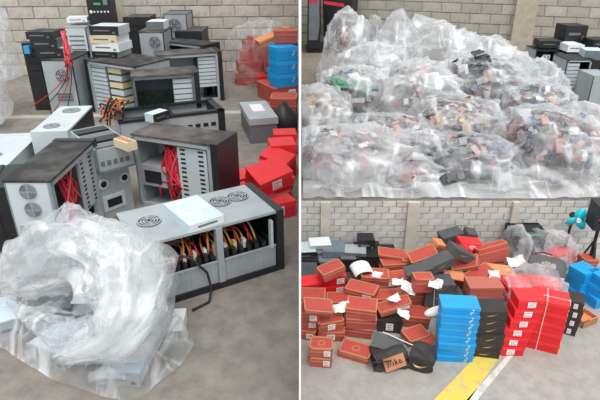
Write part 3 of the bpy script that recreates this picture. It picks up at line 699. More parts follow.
def bag(label, c, rad, floor_z, seed, mt, group=None, amp=.1, knot=(0, 0, 1), peak=0., pw=6, sub=5, fq=2.2, neck=False, name='plastic_bag', top=None, xlim=None):
    V, Fc = blob(c, rad, floor_z, seed, amp, knot, peak, pw, sub, fq, .2, top, xlim)
    g = G(); g.v = [tuple(p) for p in V]; g.f = Fc; g.m = [0] * len(Fc)
    r = thing(name, label, 'plastic bag', c, 0, group)
    g.build('bag_film', mt, r, True)
    if neck:
        k = Vector(knot).normalized(); top = Vector((k.x * rad[0], k.y * rad[1], k.z * rad[2])) * (1 + peak * .9)
        pts = [top * .9, top, top * 1.1, top * 1.2]; gg = G(); gg.tube(pts, [rad[0] * .14, rad[0] * .07, rad[0] * .12, rad[0] * .16], 9); gg.build('gathered_neck', mt, r, True)
    return r
def scraps(label, c, rad, floor_z, seed, n, size, pal, sub=.86, name='mixed_scrap'):
    rr = random.Random(seed); g = G()
    for i in range(n):
        z = rr.uniform(-.2, 1); a = rr.uniform(0, 2 * PI); s = math.sqrt(max(0, 1 - z * z)); v = Vector((s * math.cos(a), s * math.sin(a), z))
        k = sub * rr.uniform(.72, 1.); p = Vector(c) + Vector((v.x * rad[0], v.y * rad[1], v.z * rad[2])) * k
        if p.z < floor_z + .03: p.z = floor_z + .03
        M = (Vector((v.x / rad[0], v.y / rad[1], v.z / rad[2])).to_track_quat('Z', 'Y').to_matrix() @ Euler((rr.gauss(0, .4), rr.gauss(0, .4), rr.uniform(0, 6.3))).to_matrix()).to_4x4(); M.translation = p
        sx = size * rr.uniform(.5, 1.6); sy = size * rr.uniform(.4, 1.)
        g.box(-sx / 2, sx / 2, -sy / 2, sy / 2, -.004, .004, rr.choice(pal), M)
    return tag(g.build(name, scrap_ms), label, 'scrap', None, 'stuff')
# bags at the far left edge
c = at_y(-14, 45, 4.6); bag('milky plastic bag at picture edge, upper one beside the tall black case', (c.x, 4.6, .62), (.2, .22, .36), .3, 3, film_milky, amp=.16, peak=.2)
c = at_y(-17, 120, 4.2); bag('milky plastic bag on the floor below the upper edge bag', (c.x, 4.25, .3), (.2, .22, .32), 0, 4, film_milky, amp=.14)
# film round the brick red boxes
p = at_z(262, 84, 0); bag('clear film wrapped round the brick red boxes by the wall', (p.x - .01, p.y + .13, .28), (.32, .3, .36), 0, 5, film_thin, amp=.12, knot=(.5, 0, .8), peak=.25)

# ---- the big clear bag nearest the camera, with drives inside
CONT = []
def inside(label, a, b, W_, h, m, fm, name='drive_unit', z0=.0, cat='drive', tilt=(0., 0.)):
    fr = fit(z0 + h, a, b, W=W_); CONT.append((fr[0].x, fr[0].y, fr[1], fr[2], abs(fr[3]), z0 + h + (.03 if tilt != (0., 0.) else 0)))
    return drive(label, fr, h, z0, m, fm, name, 'drives inside the big clear bag', tilt, cat)
inside('large pale drive flat inside the clear bag, nearest the camera', (98, 372), (139, 374), .16, .05, bluewhite, steel)
inside('pale drive with grey front at the pointed end of the clear bag', (144, 333), (182, 331), .14, .05, white_p, steel_dk)
inside('pale drive inside the clear bag at its floor edge by picture border', (28, 343), (64, 357), .17, .06, bluewhite, steel)
inside('small pale drive in the middle of the clear bag', (66, 338), (92, 332), .12, .1, steel_pale, steel)
inside('dark drive inside the clear bag under the bunched film', (34, 311), (70, 308), .14, .12, steel_dk, black)
inside('grey drive inside the clear bag beside the dark drive', (75, 318), (112, 305), .15, .1, steel, steel_dk)
inside('black drive under the bunched film near the server case', (108, 322), (132, 312), .13, .08, black, black)
inside('pale drive at the picture edge inside the clear bag', (-8, 325), (18, 318), .18, .08, bluewhite, steel)
# outline of the bag on the floor, in plan
OUT = [at_z(x, y, 0) for x, y in ((-14, 300), (-14, 340), (8, 352), (40, 374), (80, 390), (112, 399), (136, 401), (160, 383), (184, 362), (194, 344), (190, 334), (172, 318), (150, 300), (130, 285), (95, 275), (40, 275))]
def inpoly(x, y, P):
    s = False; j = len(P) - 1
    for i in range(len(P)):
        if (P[i].y > y) != (P[j].y > y) and x < (P[j].x - P[i].x) * (y - P[i].y) / (P[j].y - P[i].y) + P[i].x: s = not s
        j = i
    return s
def edist(x, y, P):
    best = 9
    for i in range(len(P)):
        a, b = P[i], P[(i + 1) % len(P)]; dx, dy = b.x - a.x, b.y - a.y; t = max(0, min(1, ((x - a.x) * dx + (y - a.y) * dy) / (dx * dx + dy * dy)))
        best = min(best, math.hypot(x - a.x - t * dx, y - a.y - t * dy))
    return best
def drape(x, y):
    h = .02
    for (cx, cy, a, L, W, z) in CONT:
        dx, dy = x - cx, y - cy; lx = dx * math.cos(a) + dy * math.sin(a); ly = -dx * math.sin(a) + dy * math.cos(a)
        d = math.hypot(max(0, abs(lx) - L / 2 - .012), max(0, abs(ly) - W / 2 - .014)); h = max(h, (z + .012) * math.exp(-(d / .085) ** 2), (z + .012) - d * 1.6)
    return h
cen = Vector((sum(p.x for p in OUT) / len(OUT), sum(p.y for p in OUT) / len(OUT), 0)); NA, NR = 220, 70; g = G()
ring_ = []
for k in range(NA):
    t = k / NA * len(OUT); i = int(t); u = t - i; A = [OUT[(i + q) % len(OUT)] for q in (-1, 0, 1, 2)]
    ring_.append(A[0] * (-.5 * u ** 3 + u * u - .5 * u) + A[1] * (1.5 * u ** 3 - 2.5 * u * u + 1) + A[2] * (-1.5 * u ** 3 + 2 * u * u + .5 * u) + A[3] * (.5 * u ** 3 - .5 * u * u))
for k in range(NA):
    for q in range(NR + 1):
        f = q / NR; p = cen.lerp(ring_[k] + (ring_[k] - cen) * .02 * noise.noise(ring_[k] * 9), f); x, y = p.x, p.y
        e = (1 - f) * (ring_[k] - cen).length; w_ = min(1, e / .045); w_ = w_ * w_ * (3 - 2 * w_)
        rz = .05 * sharp(Vector((x, y * 2.4, .3)), 3.4) + .045 * sharp(Vector((x * 2.4, y, 7.3)), 3.2)
        g.v.append((x, y, .004 + w_ * (drape(x, y) + rz) + (1 - w_) * .012 * abs(noise.noise(p * 14))))
for k in range(NA):
    for q in range(NR): a_, b_ = k * (NR + 1) + q, ((k + 1) % NA) * (NR + 1) + q; g.f.append((a_, a_ + 1, b_ + 1, b_)); g.m.append(0)
r = thing('plastic_bag', 'big clear plastic bag full of drives lying nearest the camera, white bunched neck', 'plastic bag', (0, 0, 0))
g.build('bag_film', film, r, True)
def bunch(name, pts, rads, mt, seed, nseg=64, amp=.35, ncirc=40, parent=None, fq=1.6):
    """crumpled sleeve of film along a path"""
    P = [Vector(p) for p in pts]; n = len(P); g = G()
    def cat(A, t):
        i = min(int(t * (n - 1)), n - 2); u = t * (n - 1) - i; a, b, c_, d = A[max(i - 1, 0)], A[i], A[i + 1], A[min(i + 2, n - 1)]
        return a * (-.5 * u ** 3 + u * u - .5 * u) + b * (1.5 * u ** 3 - 2.5 * u * u + 1) + c_ * (-1.5 * u ** 3 + 2 * u * u + .5 * u) + d * (.5 * u ** 3 - .5 * u * u)
    uvec = None
    for s in range(nseg + 1):
        t = s / nseg; p = cat(P, t); tg = (cat(P, min(1, t + .01)) - cat(P, max(0, t - .01))).normalized(); rd = cat(rads, t)
        uvec = tg.orthogonal().normalized() if uvec is None else (uvec - tg * uvec.dot(tg)).normalized(); v = tg.cross(uvec)
        for k in range(ncirc):
            a = 2 * PI * k / ncirc; dr = uvec * math.cos(a) + v * math.sin(a)
            q = Vector((math.cos(a) * 1.5, math.sin(a) * 1.5, t * 1.1 + seed)); f = 1 + amp * 1.5 * (sharp(q, fq * .8) - .35) + .5 * noise.noise(Vector((math.cos(a), math.sin(a), t * 3.2 + seed)) * .9 + Vector((9, 0, 0)))
            w_ = p + dr * rd * max(.1, f); w_.z = max(w_.z, .012); g.v.append(tuple(w_))
    for s in range(nseg):
        for k in range(ncirc): k2 = (k + 1) % ncirc; g.f.append((s * ncirc + k, s * ncirc + k2, (s + 1) * ncirc + k2, (s + 1) * ncirc + k)); g.m.append(0)
    return g.build(name, mt, parent, True)
def pz(px, py, z): return at_z(px, py, z)
bunch('gathered_film', [pz(52, 246, .33), pz(88, 246, .35), pz(118, 268, .33), pz(129, 300, .28), pz(116, 328, .22), pz(92, 342, .17), pz(66, 354, .12)],
      [.03, .1, .115, .1, .085, .06, .015], film_white, 1.3, parent=r, amp=.55)
bunch('gathered_film', [pz(60, 240, .36), pz(92, 240, .38), pz(122, 264, .36), pz(132, 298, .31), pz(119, 330, .25), pz(94, 346, .2), pz(60, 352, .15)],
      [.02, .09, .115, .115, .095, .075, .03], film, 12.3, parent=r, amp=.6, fq=2.2)
bunch('gathered_film', [pz(-8, 288, .18), pz(20, 270, .24), pz(52, 258, .31), pz(84, 258, .33), pz(104, 282, .28)], [.05, .085, .11, .1, .02], film_milky, 2.9, parent=r, amp=.45)
bunch('gathered_film', [pz(8, 284, .18), pz(22, 264, .23), pz(38, 246, .29), pz(55, 224, .36), pz(66, 204, .42)], [.04, .07, .075, .045, .006], film_milky, 5.1, parent=r, amp=.42)
bunch('gathered_film', [pz(66, 203, .42), pz(74, 220, .39), pz(90, 238, .35), pz(116, 262, .3)], [.008, .06, .09, .06], film_milky, 7.7, parent=r, amp=.42)
bunch('gathered_film', [pz(8, 300, .12), pz(40, 322, .16), pz(72, 334, .17), pz(104, 318, .18)], [.01, .035, .045, .02], film, 9.4, parent=r, amp=.4)

# ------------------------------------------------------------------ the pile of bags on the terrace
PG = 'bags of scrap on the terrace'
ALL = [0, 1, 2, 3, 4, 5, 6, 7, 8, 9]
def pbag(label, px, pyt, y, rpx, ry, mt, seed, knot=(0, 0, 1), peak=0., amp=.15, cont=None, n=260, size=.09, pw=6, sub=5, neck=False, fz=ZU):
    t = at_y(px, pyt, y); h = t.z - fz; hz = h / (2 + peak * .5); c = Vector((t.x, y + ry * .25, fz + hz * .85)); rx = rpx * depth(c) / F
    c.x = (px - 300) / F * depth(c)
    bag(label, c, (rx, ry, hz * 1.12), fz, seed, mt, PG, amp * 1.3, knot, peak, pw, sub, 2.4, neck, 'plastic_bag', t.z, .02)
    if cont: scraps(cont[0], c, (rx, ry, hz * 1.1), fz, seed, n, size, cont[1])
    return c
pbag('milky plastic bag lying at the terrace edge by the partition', 350, 128, 5.05, 60, .5, film_pile2, 11, cont=('grey and pink scraps seen through the bag at terrace edge by partition', [3, 6, 6, 1, 8]), n=150)
pbag('plastic bag of black scrap at the middle of the terrace edge', 466, 140, 5.05, 52, .5, film_pile, 12, amp=.14, cont=('black and grey scraps in the middle terrace edge bag', [0, 0, 0, 2, 6, 1]), n=420, size=.12)
pbag('big plastic bag of pinkish scrap at the outer end of the terrace edge', 550, 110, 5.2, 54, .55, film_pile, 13, amp=.12, cont=('pink, brown and blue scraps in the outer terrace edge bag', [1, 1, 4, 0, 2, 3, 8, 6]), n=480, size=.09)
pbag('small milky bag wedged between the two middle edge bags', 408, 155, 4.95, 34, .4, film_pile2, 14, cont=('red and white scraps in the small wedged bag', [3, 6, 8, 1]), n=90)
pbag('plastic bag holding a dark folded cloth, second row', 392, 118, 5.75, 50, .55, film_pile, 15, cont=('orange and grey scraps in the second row cloth bag', [6, 3, 7, 1, 2]), n=240)
pbag('plastic bag of many coloured scraps behind the black scrap bag', 458, 98, 6.0, 48, .6, film_pile, 16, cont=('orange, yellow and blue scraps behind the black scrap bag', [7, 9, 2, 6, 3, 1, 0]), n=380, size=.1)
pbag('plastic bag at the partition holding pale scraps, second row', 318, 88, 6.3, 36, .6, film_pile2, 17, cont=('pale and tan scraps in the second row bag at partition', [3, 9, 6, 1]), n=140)
pbag('plastic bag with green board scraps, third row near partition', 352, 68, 7.2, 38, .65, film_pile, 18, cont=('green and pale board scraps in the third row bag', [5, 3, 3, 9, 6, 1, 2]), n=300, size=.12)
pbag('wide milky bag in the centre of the pile', 412, 62, 7.0, 46, .7, film_pile2, 19, cont=('pale scraps in the wide centre bag', [6, 3, 1]), n=160)
pbag('plastic bag of dark scraps right of the wide centre bag', 478, 56, 7.3, 48, .7, film_pile, 20, cont=('dark and rusty scraps behind the coloured scrap bag', [0, 0, 4, 2, 6, 8, 3]), n=340, size=.13)
pbag('clear bag of blue and orange scraps, second row outer end', 538, 82, 6.5, 34, .5, film_pile, 21, cont=('blue and orange scraps in the outer second row bag', [2, 7, 0, 6, 3]), n=220)
pbag('long milky bag sloping down at the outer end of the pile', 536, 58, 7.0, 22, .5, film_pile2, 22)
pbag('milky bag behind the outer edge bag, sloping to the floor', 582, 104, 5.9, 22, .4, film_pile2, 23)
pbag('tall peaked clear bag in front of the black bin', 346, 6, 9.2, 22, .6, film_pile, 24, peak=.35, pw=3, amp=.12, cont=('pink and white scraps in the tall peaked bag', [3, 3, 8, 6]), n=90)
pbag('plastic bag with pointed neck behind the wide centre bag', 396, 10, 9.0, 24, .6, film_pile2, 25, peak=.6, pw=8, amp=.16)
pbag('slim bag with twisted end between the two peaked bags', 373, 14, 9.6, 11, .4, film_pile, 26, peak=.5, pw=6)
pbag('big milky bag at the back of the pile by the block wall', 436, 17, 8.9, 40, .8, film_pile2, 27, peak=.15, amp=.18)
pbag('milky bag at the back, sloping towards the pilaster', 482, 34, 8.6, 34, .7, film_pile2, 28, amp=.16)
pbag('low milky bag in front of the pilaster', 512, 52, 8.0, 24, .6, film_pile2, 29, amp=.16)
pbag('clear bag between the tall peaked bag and the green boards', 372, 42, 8.2, 34, .6, film_pile2, 30, amp=.16)
# dark folded cloths seen through the film
for (px, py, y, s, lb) in ((386, 146, 5.55, .17, 'dark folded pouch seen through film, second row bag'), (455, 168, 4.85, .2, 'black folded sheet in the middle terrace edge bag'), (484, 55, 7.0, .14, 'dark triangular flap on the dark scrap bag')):
    p = at_y(px, py, y); o = thing('folded_cloth', lb, 'cloth', p, .4, None, (.6, .1)); g = G(); nn = 10
    for j in range(nn + 1):
        for i in range(nn + 1):
            u_, v_ = i / nn * 2 - 1, j / nn * 2 - 1; g.v.append((u_ * s, v_ * s * .75, .05 * noise.noise(Vector((u_ * 2, v_ * 2, px))) - .05 * abs(u_)))
    for j in range(nn):
        for i in range(nn): q = j * (nn + 1) + i; g.f.append((q, q + 1, q + nn + 2, q + nn + 1)); g.m.append(0)
    g.build('cloth', scrap_ms[0], o, True); G().tube([(-s * .9, 0, -.02), (0, 0, .03), (s * .9, 0, -.02)], .012, 6).build('seam', scrap_ms[6], o, True)
p = at_y(354, 84, 6.92); o = thing('circuit_board', 'green circuit board sheet on the third row bag', 'board', p, .2, None, (.25, .12))
G().box(-.3, .3, -.14, .14, -.006, .006).build('board', scrap_ms[5], o); 
for k in range(4): G().box(-.24 + k * .13, -.16 + k * .13, -.06, .06, .006, .02).build('chip', scrap_ms[6 if k % 2 else 5], o)
# loose sheet along the terrace edge
g = G(); nn, mm = 90, 14
for j in range(mm + 1):
    for i in range(nn + 1):
        x = .03 + 3.3 * i / nn; y = WALL_Y + .01 + .5 * j / mm; g.v.append((x, y, ZU + .02 + .16 * max(0, ridge(Vector((x * 1.5, y, 3)), 1.6) - .45) * min(1, .35 + j / 5) + .10 * j / mm))
for j in range(mm):
    for i in range(nn): q = j * (nn + 1) + i; g.f.append((q, q + 1, q + nn + 2, q + nn + 1)); g.m.append(0)
tag(g.build('plastic_sheet', film_pile2, None, True), 'loose crumpled plastic sheet along the edge of the terrace', 'plastic sheet')

# black machine, bin and tape behind the pile
p = at_y(312, 40, 12.6); z0 = ZU
r = thing('floor_machine', 'black wheeled machine with grey curved front and red badge by the partition', 'machine', (p.x + .02, 12.7, ZU), 0)
wd = .62; g = G(); prof = [(0, .12), (wd * .45, .12), (wd * .5, .5), (wd * .46, 1.3), (wd * .36, 1.75), (0, 1.85)]
for s in (0,):
    f = [(-.12, 0, 0)]
b = [(-wd * .2 + q[0], q[1]) for q in prof]
P0 = [(x, -.3, z) for x, z in [(-wd * .2, .12)] + b[1:]]; P1 = [(x, .3, z) for x, y_, z in P0]
g.poly(P0); g.poly(list(reversed(P1)))
for i in range(len(P0)): j = (i + 1) % len(P0); g.poly([P0[i], P1[i], P1[j], P0[j]])
g.build('body', black, r)
g = G(); b2 = [(-.1, .3), (.1, .3), (.14, .6), (.13, 1.2), (.06, 1.5), (-.1, 1.55)]; g.poly([(x, -.32, z) for x, z in b2]); g.poly([(x, -.3, z) for x, z in reversed(b2)])
for i in range(6): j = (i + 1) % 6; g.poly([(b2[i][0], -.32, b2[i][1]), (b2[i][0], -.3, b2[i][1]), (b2[j][0], -.3, b2[j][1]), (b2[j][0], -.32, b2[j][1])])
g.build('front_cover', steel_dk, r); G().box(-.1, .08, -.33, -.32, 1.12, 1.22).build('red_badge', red_card, r)
for x in (-.05, .2): G().cyl((x, -.25, .12), (0, 1, 0), .12, .08, 16).build('wheel', black, r)
p = at_y(340, 30, 12.9)
r = thing('storage_bin', 'tall black bin against the block wall behind the peaked bag', 'bin', (p.x, 13.0, ZU), -.35)
g = G(); g.hexa([(-.3, -.25, 0), (.3, -.25, 0), (.3, .25, 0), (-.3, .25, 0), (-.38, -.3, 1.75), (.38, -.3, 1.75), (.38, .3, 1.75), (-.38, .3, 1.75)]); g.build('bin_body', greyblue if False else black, r)
G().box(-.42, .42, -.34, .34, 1.75, 1.84).build('lid', black, r); G().box(-.2, .2, -.36, -.3, 1.55, 1.62).build('handle', steel_dk, r)
a = at_y(324, 4, 9.4); b = at_y(344, 7, 9.2); g = G(); g.hexa([a, b, b + Vector((0, .005, 0)), a + Vector((0, .005, 0)), a + Vector((0, 0, .05)), b + Vector((0, 0, .05)), b + Vector((0, .005, .05)), a + Vector((0, .005, .05))])
tag(g.build('tape', red_c), 'short red tape stuck to the top of the tall peaked bag', 'tape')

# computers at the outer end of the terrace
CU = 'computers on the terrace'
def up_tower(label, a, b, y, dep, **kw):
    A = at_y(*a, y); B = at_y(*b, y); z = A.z; L = B.x - A.x; H = z - ZU
    return tower(label, (Vector(((A.x + B.x) / 2, y + dep / 2, 0)), kw.pop('yaw', 0.), L, dep), H, ZU, group=CU, **kw)
up_tower('black open case with blue inside, lid heaped on it, on terrace', (537, 50), (567, 52), 9.6, .5, cage=(.25, .5, .2, .85, 4), top=black, side=black)
up_tower('black case with red front panel beside the open blue case', (567, 54), (579, 54), 9.3, .5, opened=0, top=black, side=red_card)
up_tower('case with white drive cage in front of the red paneled case', (568, 60), (594, 63), 8.2, .5, cage=(.06, .52, .2, .92, 8), red=18, front=1, top=black)
up_tower('pale grey case panel at the outer picture edge of the terrace', (594, 76), (616, 76), 7.6, .45, opened=0, top=steel, side=steel, front=1)
up_tower('black case behind the white caged case, picture edge', (586, 50), (606, 52), 9.4, .5, opened=0, top=black, side=black)
def up_box(label, a, b, y, h, dep, m, fm, yaw=0., zz=None):
    A = at_y(*a, y); B = at_y(*b, y); drive(label, (Vector(((A.x + B.x) / 2, y + dep / 2, 0)), yaw, B.x - A.x, dep), h, A.z if zz is None else zz, m, fm, group='loose drives on the terrace')
up_box('black drive unit topmost on the terrace computers', (563, 43), (584, 44), 9.75, .3, .4, black, black, .05)
up_box('flat black lid lying on the blue open case', (541, 48), (562, 49), 9.65, .12, .4, dusty, black, -.1)
up_box('white drive on the red paneled case', (567, 52), (583, 52), 9.32, .12, .4, white_p, white_p)
up_box('pale blue drive on the case at picture edge', (587, 60), (604, 62), 8.35, .14, .35, bluewhite, greyblue, -.2)
up_box('black drive at picture edge above the pale blue drive', (590, 49), (608, 50), 9.45, .16, .35, black, black, .15)

# ------------------------------------------------------------------ the lower bay: shoe boxes
LG = 'shoe boxes in the lower bay'
def lowfront(px, py): return at_z(px, py, ZL)
D0 = (.215, .15, .083)
def pile(kind, desc, px, pyt, y, wpx=None, yaw=0., d_=.15, sticker=None, logo=None, jit=.013, h_=.083):
    """a stack whose top front edge shows at (px, pyt) at distance y"""
    t = at_y(px, pyt, y); n = max(1, round((t.z - ZL) / h_)); h = (t.z - ZL) / n
    wd = .215 if wpx is None else wpx * depth(t) / F
    stack(kind, desc, (t.x, y + d_ / 2, ZL), n, yaw, (wd, d_, h - .0005), LG, sticker, logo, jit)
pile('terracotta', 'pair standing alone at the partition', 322, 349, 2.93, 22, -.05, .13, 'r', 'top', .003)
pile('terracotta', 'red lidded and alone on the floor beside crumpled black boxes', 357, 354, 3.0, 31, -.28, .15, None, 'top')
pile('terracotta', 'front row stack touching the partition', 307, 312, 3.24, 24, 0, .14, 'r')
pile('terracotta', 'front row stack behind the lone pair', 331, 322, 3.22, 26, .1, .14, 'c')
pile('terracotta', 'slanted front row stack behind the red lidded box', 362, 309, 3.25, 30, -.25, .16, None, None, .012)
pile('black', 'stack behind the crumpled black boxes', 391, 322, 3.3, 24, -.1, .14, 'c')
pile('terracotta', 'front row stack behind the black one', 416, 318, 3.36, 28, .05, .15)
pile('terracotta', 'second row stack at the partition', 313, 297, 3.46, 27, .1, .14, 'r')
pile('terracotta', 'second row stack with paper on top', 341, 302, 3.45, 26, -.12, .14, 'c')
pile('terracotta', 'second row stack with bright lid', 362, 292, 3.5, 30, -.2, .15, 'r')
pile('terracotta', 'second row stack beside the bright lidded one', 388, 299, 3.52, 26, .1, .14, 'r')
pile('terracotta', 'second row stack behind the white sheet', 414, 296, 3.56, 26, 0, .15)
pile('red', 'third row stack nearest the partition', 309, 284, 3.66, 26, .2, .14, None)
pile('red', 'third row stack with two white labels', 331, 278, 3.68, 26, .1, .14, 'r')
pile('black', 'third row stack beside the red ones', 353, 282, 3.72, 24, 0, .14, None, 'gold')
pile('terracotta', 'third row stack beside the black one', 375, 278, 3.72, 27, -.06, .15, None)
pile('terracotta', 'third row stack near the white papers', 398, 279, 3.75, 24, .1, .14, 'l')
pile('terracotta', 'third row stack below the row of charcoal boxes', 420, 281, 3.77, 24, -.1, .14)
pile('charcoal', 'stack tied with twine above the blue stack', 441, 285, 3.5, 29, .03, .16, None, 'gold', .004)
pile('printed', 'stack above the black gold marked one', 488, 288, 3.42, 34, .02, .16, None, None, .004)
pile('terracotta', 'fourth row stack nearest the back computers', 393, 264, 4.0, 24, .2, .14)
pile('terracotta', 'fourth row stack beneath the slanting lid', 416, 262, 4.0, 24, -.15, .14)
pile('charcoal', 'fourth row stack under the slanted charcoal row', 440, 266, 3.95, 26, .3, .14, None, 'gold')
pile('terracotta', 'fourth row stack in the middle of the heap', 463, 268, 3.9, 26, -.3, .14)
pile('terracotta', 'fourth row stack behind the printed one', 487, 272, 3.85, 26, .15, .14, 'c')
pile('charcoal', 'fourth row stack beside the bags', 512, 272, 3.8, 22, -.1, .14)
pile('terracotta', 'back row stack against the wall', 448, 250, 4.25, 26, .1, .14)
pile('terracotta', 'back row stack with tipped boxes', 470, 246, 4.2, 26, -.1, .14)
pile('terracotta', 'back row stack below the large tilted box', 495, 252, 4.15, 26, .05, .14)
# the banded front stacks
b = lowfront(455, 363); stack('blue', 'tall wavy blue stack', (b.x - .0, b.y + .08, ZL), 8, -.12, (.262, .15, .062), LG, None, 'text', .009, (-.001, .0))
b = lowfront(484, 358); stack('black', 'gold marked stack beside the blue one', (b.x, b.y + .08, ZL), 6, -.02, (.225, .15, .071), LG, None, 'gold', .01)
b = lowfront(510, 357); stack('red', 'leaning red stack with white labels', (b.x, b.y + .09, ZL), 6, -.06, (.195, .15, .083), LG, 'c', None, .004, (.019, .004))
b = lowfront(546, 353); c = (b.x, b.y + .11, ZL)
stack('red', 'upright banded red stack', c, 5, -.42, (.24, .18, .09), LG, None, None, .004)
for k in range(5):
    pass
M = Matrix.Rotation(-.42, 3, 'Z')
for k in (1, 3, 4):
    pp = Vector(c) + M @ Vector((.126, .0, .015 + .0905 * k)); o = thing('sticker', 'white sticker on the end of the banded red stack, %s box up' % ORD[k], 'sticker', pp, -.42)
    G().box(0, .002, -.05, .04, .0, .06).build('paper', label_m, o); G().box(.002, .0025, -.04, .03, .02, .03).build('print', print_m, o)
for nm, pts, lb in (('strap', [M @ Vector(q) + Vector(c) for q in ((-.03, -.098, 0), (-.03, -.098, .455), (-.03, .09, .455))], 'white twine band around the front of the upright red stack'),
                    ('strap', [M @ Vector(q) + Vector(c) for q in ((.126, -.02, 0), (.127, -.02, .456), (-.12, -.02, .456))], 'white twine band around the end of the upright red stack')):
    tag(G().tube(pts, .003, 5).build(nm, rope_m), lb, 'twine')
b = lowfront(573, 336); stack('black', 'short white marked stack beside the banded red one', (b.x, b.y + .08, ZL), 4, -.4, (.1, .15, .08), LG, 'c', None, .004)
for j, (px, py) in enumerate(((582, 302), (600, 308))):
    b = lowfront(px, py); stack('blue', 'blue stack %s behind the brown carton' % ['nearer the bags', 'at the picture edge'][j], (b.x, b.y + .09, ZL), 3, .45, (.17, .16, .1), LG, None, 'text', .012)
# crumpled black boxes with kraft lining
def flapbox(label, p, yaw, dims, m, inner, tilt, flap=.7):
    w_, d_, h_ = dims; r = thing('carton', label, 'box', p, yaw, LG, tilt); t = .006
    g = G(); g.box(-w_ / 2, w_ / 2, -d_ / 2, d_ / 2, 0, t); g.box(-w_ / 2, w_ / 2, -d_ / 2, -d_ / 2 + t, 0, h_); g.box(-w_ / 2, w_ / 2, d_ / 2 - t, d_ / 2, 0, h_); g.box(-w_ / 2, -w_ / 2 + t, -d_ / 2, d_ / 2, 0, h_); g.box(w_ / 2 - t, w_ / 2, -d_ / 2, d_ / 2, 0, h_); g.build('box_body', m, r)
    for s in (-1, 1):
        g = G(); M = Matrix.Translation((0, s * d_ / 2, h_)) @ Matrix.Rotation(s * -flap, 4, 'X'); g.box(-w_ / 2, w_ / 2, 0, s * d_ * .5, 0, t, 0, M); g.build('flap', inner, r)
    G().box(-w_ / 2 + t, w_ / 2 - t, -d_ / 2 + t, d_ / 2 - t, t, h_ * .4).build('lining', inner, r)
    return r
def crumple(w_, d_, h_, seed, am=.02, nn=12):
    """a closed cardboard box that has been stamped on: flat faces dented, corners kept"""
    V, Fc = ico(4); g = G()
    for v in V:
        q = Vector([math.copysign(min(1, abs(t) * 1.55), t) for t in v]); o = Vector((seed, seed * 2, 0))
        dn = Vector((noise.noise(q * 1.3 + o), noise.noise(q * 1.3 - o), noise.noise(q * 1.1 + o * 3))) * am * 1.6
        g.v.append((q.x * w_ / 2 + dn.x, q.y * d_ / 2 + dn.y, max(0, q.z * h_ / 2 + h_ / 2 + dn.z)))
    g.f = Fc; g.m = [0] * len(Fc); return g
b = lowfront(390, 371); r = thing('carton', 'crushed black carton lying open with printed kraft flap', 'box', (b.x, b.y + .09, ZL + .002), .15, LG)
crumple(.25, .17, .1, 2.2).build('box_body', blk_card, r)
fl_ = G().box(-.075, .085, 0, .006, 0, .1, 0, Matrix.Translation((.02, -.115, .035)) @ Matrix.Rotation(-.35, 4, 'X') @ Matrix.Rotation(-.25, 4, 'Y')).build('kraft_flap', kraft, r)
M2 = Matrix.Translation((.02, -.115, .035)) @ Matrix.Rotation(-.35, 4, 'X') @ Matrix.Rotation(-.25, 4, 'Y')
for q in ([(-.05, .03), (-.042, .07), (-.03, .035), (-.02, .068)], [(-.01, .032), (-.006, .06)], [(.008, .03), (.01, .078), (.012, .05), (.026, .062), (.016, .048), (.03, .032)], [(.04, .048), (.056, .052), (.046, .064), (.038, .044), (.05, .033), (.064, .04)]):
    G().tube([M2 @ Vector((x, -.002, z)) for x, z in q], .0035, 5).build('lettering', blk_card, fl_)
G().box(-.12, .12, 0, .006, 0, .11, 0, Matrix.Translation((-.01, .03, .09)) @ Matrix.Rotation(-.75, 4, 'X') @ Matrix.Rotation(.35, 4, 'Y')).build('flap', gry_card, r)
G().box(-.11, .06, 0, .006, 0, .08, 0, Matrix.Translation((-.06, -.07, .08)) @ Matrix.Rotation(.9, 4, 'X') @ Matrix.Rotation(-.5, 4, 'Y')).build('flap', blk_card, r)
b = lowfront(424, 374); r = thing('carton', 'dented black carton standing beside the crushed open one, gold mark on front', 'box', (b.x, b.y + .09, ZL + .002), -.4, LG)
crumple(.17, .16, .14, 6.1, .01).build('box_body', blk_card, r)
g = G(); g.tube(bez((-.05, -.088, .07), (-.02, -.09, .03), (.045, -.088, .075)), [.003, .005, .007, .008, .008, .007, .005, .004, .002], 5); g.build('gold_logo', gold_m, r)
a = at_y(383, 332, 3.1); b = at_y(428, 352, 2.98); tag(G().tube(bez(a, (a + b) / 2 + Vector((0, -.04, .03)), b), .004, 5).build('twine', rope_m), 'white twine stretched across the crumpled black cartons', 'twine')
b = lowfront(586, 326); flapbox('brown open carton with raised flap in front of the blue stacks', (b.x, b.y + .06, ZL + .004), .45, (.17, .13, .06), kraft, orange_card, (0, 0), -.9)
# tumbled boxes on the heap
def loose(kind, label, px, py, y, w_, d_, h_, yaw, tilt, sticker=None, logo=None):
    p = at_y(px, py, y); shoebox(kind, label, p, yaw, (w_, d_, h_), LG, sticker, logo, tilt)
loose('terracotta', 'large terracotta box tilted up at the top of the heap', 493, 260, 4.0, .27, .1, .15, .1, (-.25, -.22))
loose('brown', 'orange brown lid slanting below the large tilted box', 499, 272, 3.75, .25, .14, .03, .05, (.1, .18))
loose('charcoal', 'charcoal box at the end of the slanted charcoal row', 457, 256, 3.85, .22, .13, .08, .2, (.0, .55), None, 'gold')
loose('charcoal', 'charcoal box in the middle of the slanted row', 440, 266, 3.72, .22, .13, .08, .2, (.0, -.35), None, 'gold')
loose('charcoal', 'charcoal box at the low end of the slanted row', 420, 275, 3.66, .22, .13, .08, .1, (.0, -.3), None, 'gold')
loose('terracotta', 'terracotta lid lying slanted behind the charcoal row', 424, 258, 3.98, .24, .15, .06, .1, (.1, -.38))
loose('red', 'red box standing on its edge near the heap top', 465, 257, 3.95, .2, .12, .07, .2, (.0, 1.0), None)
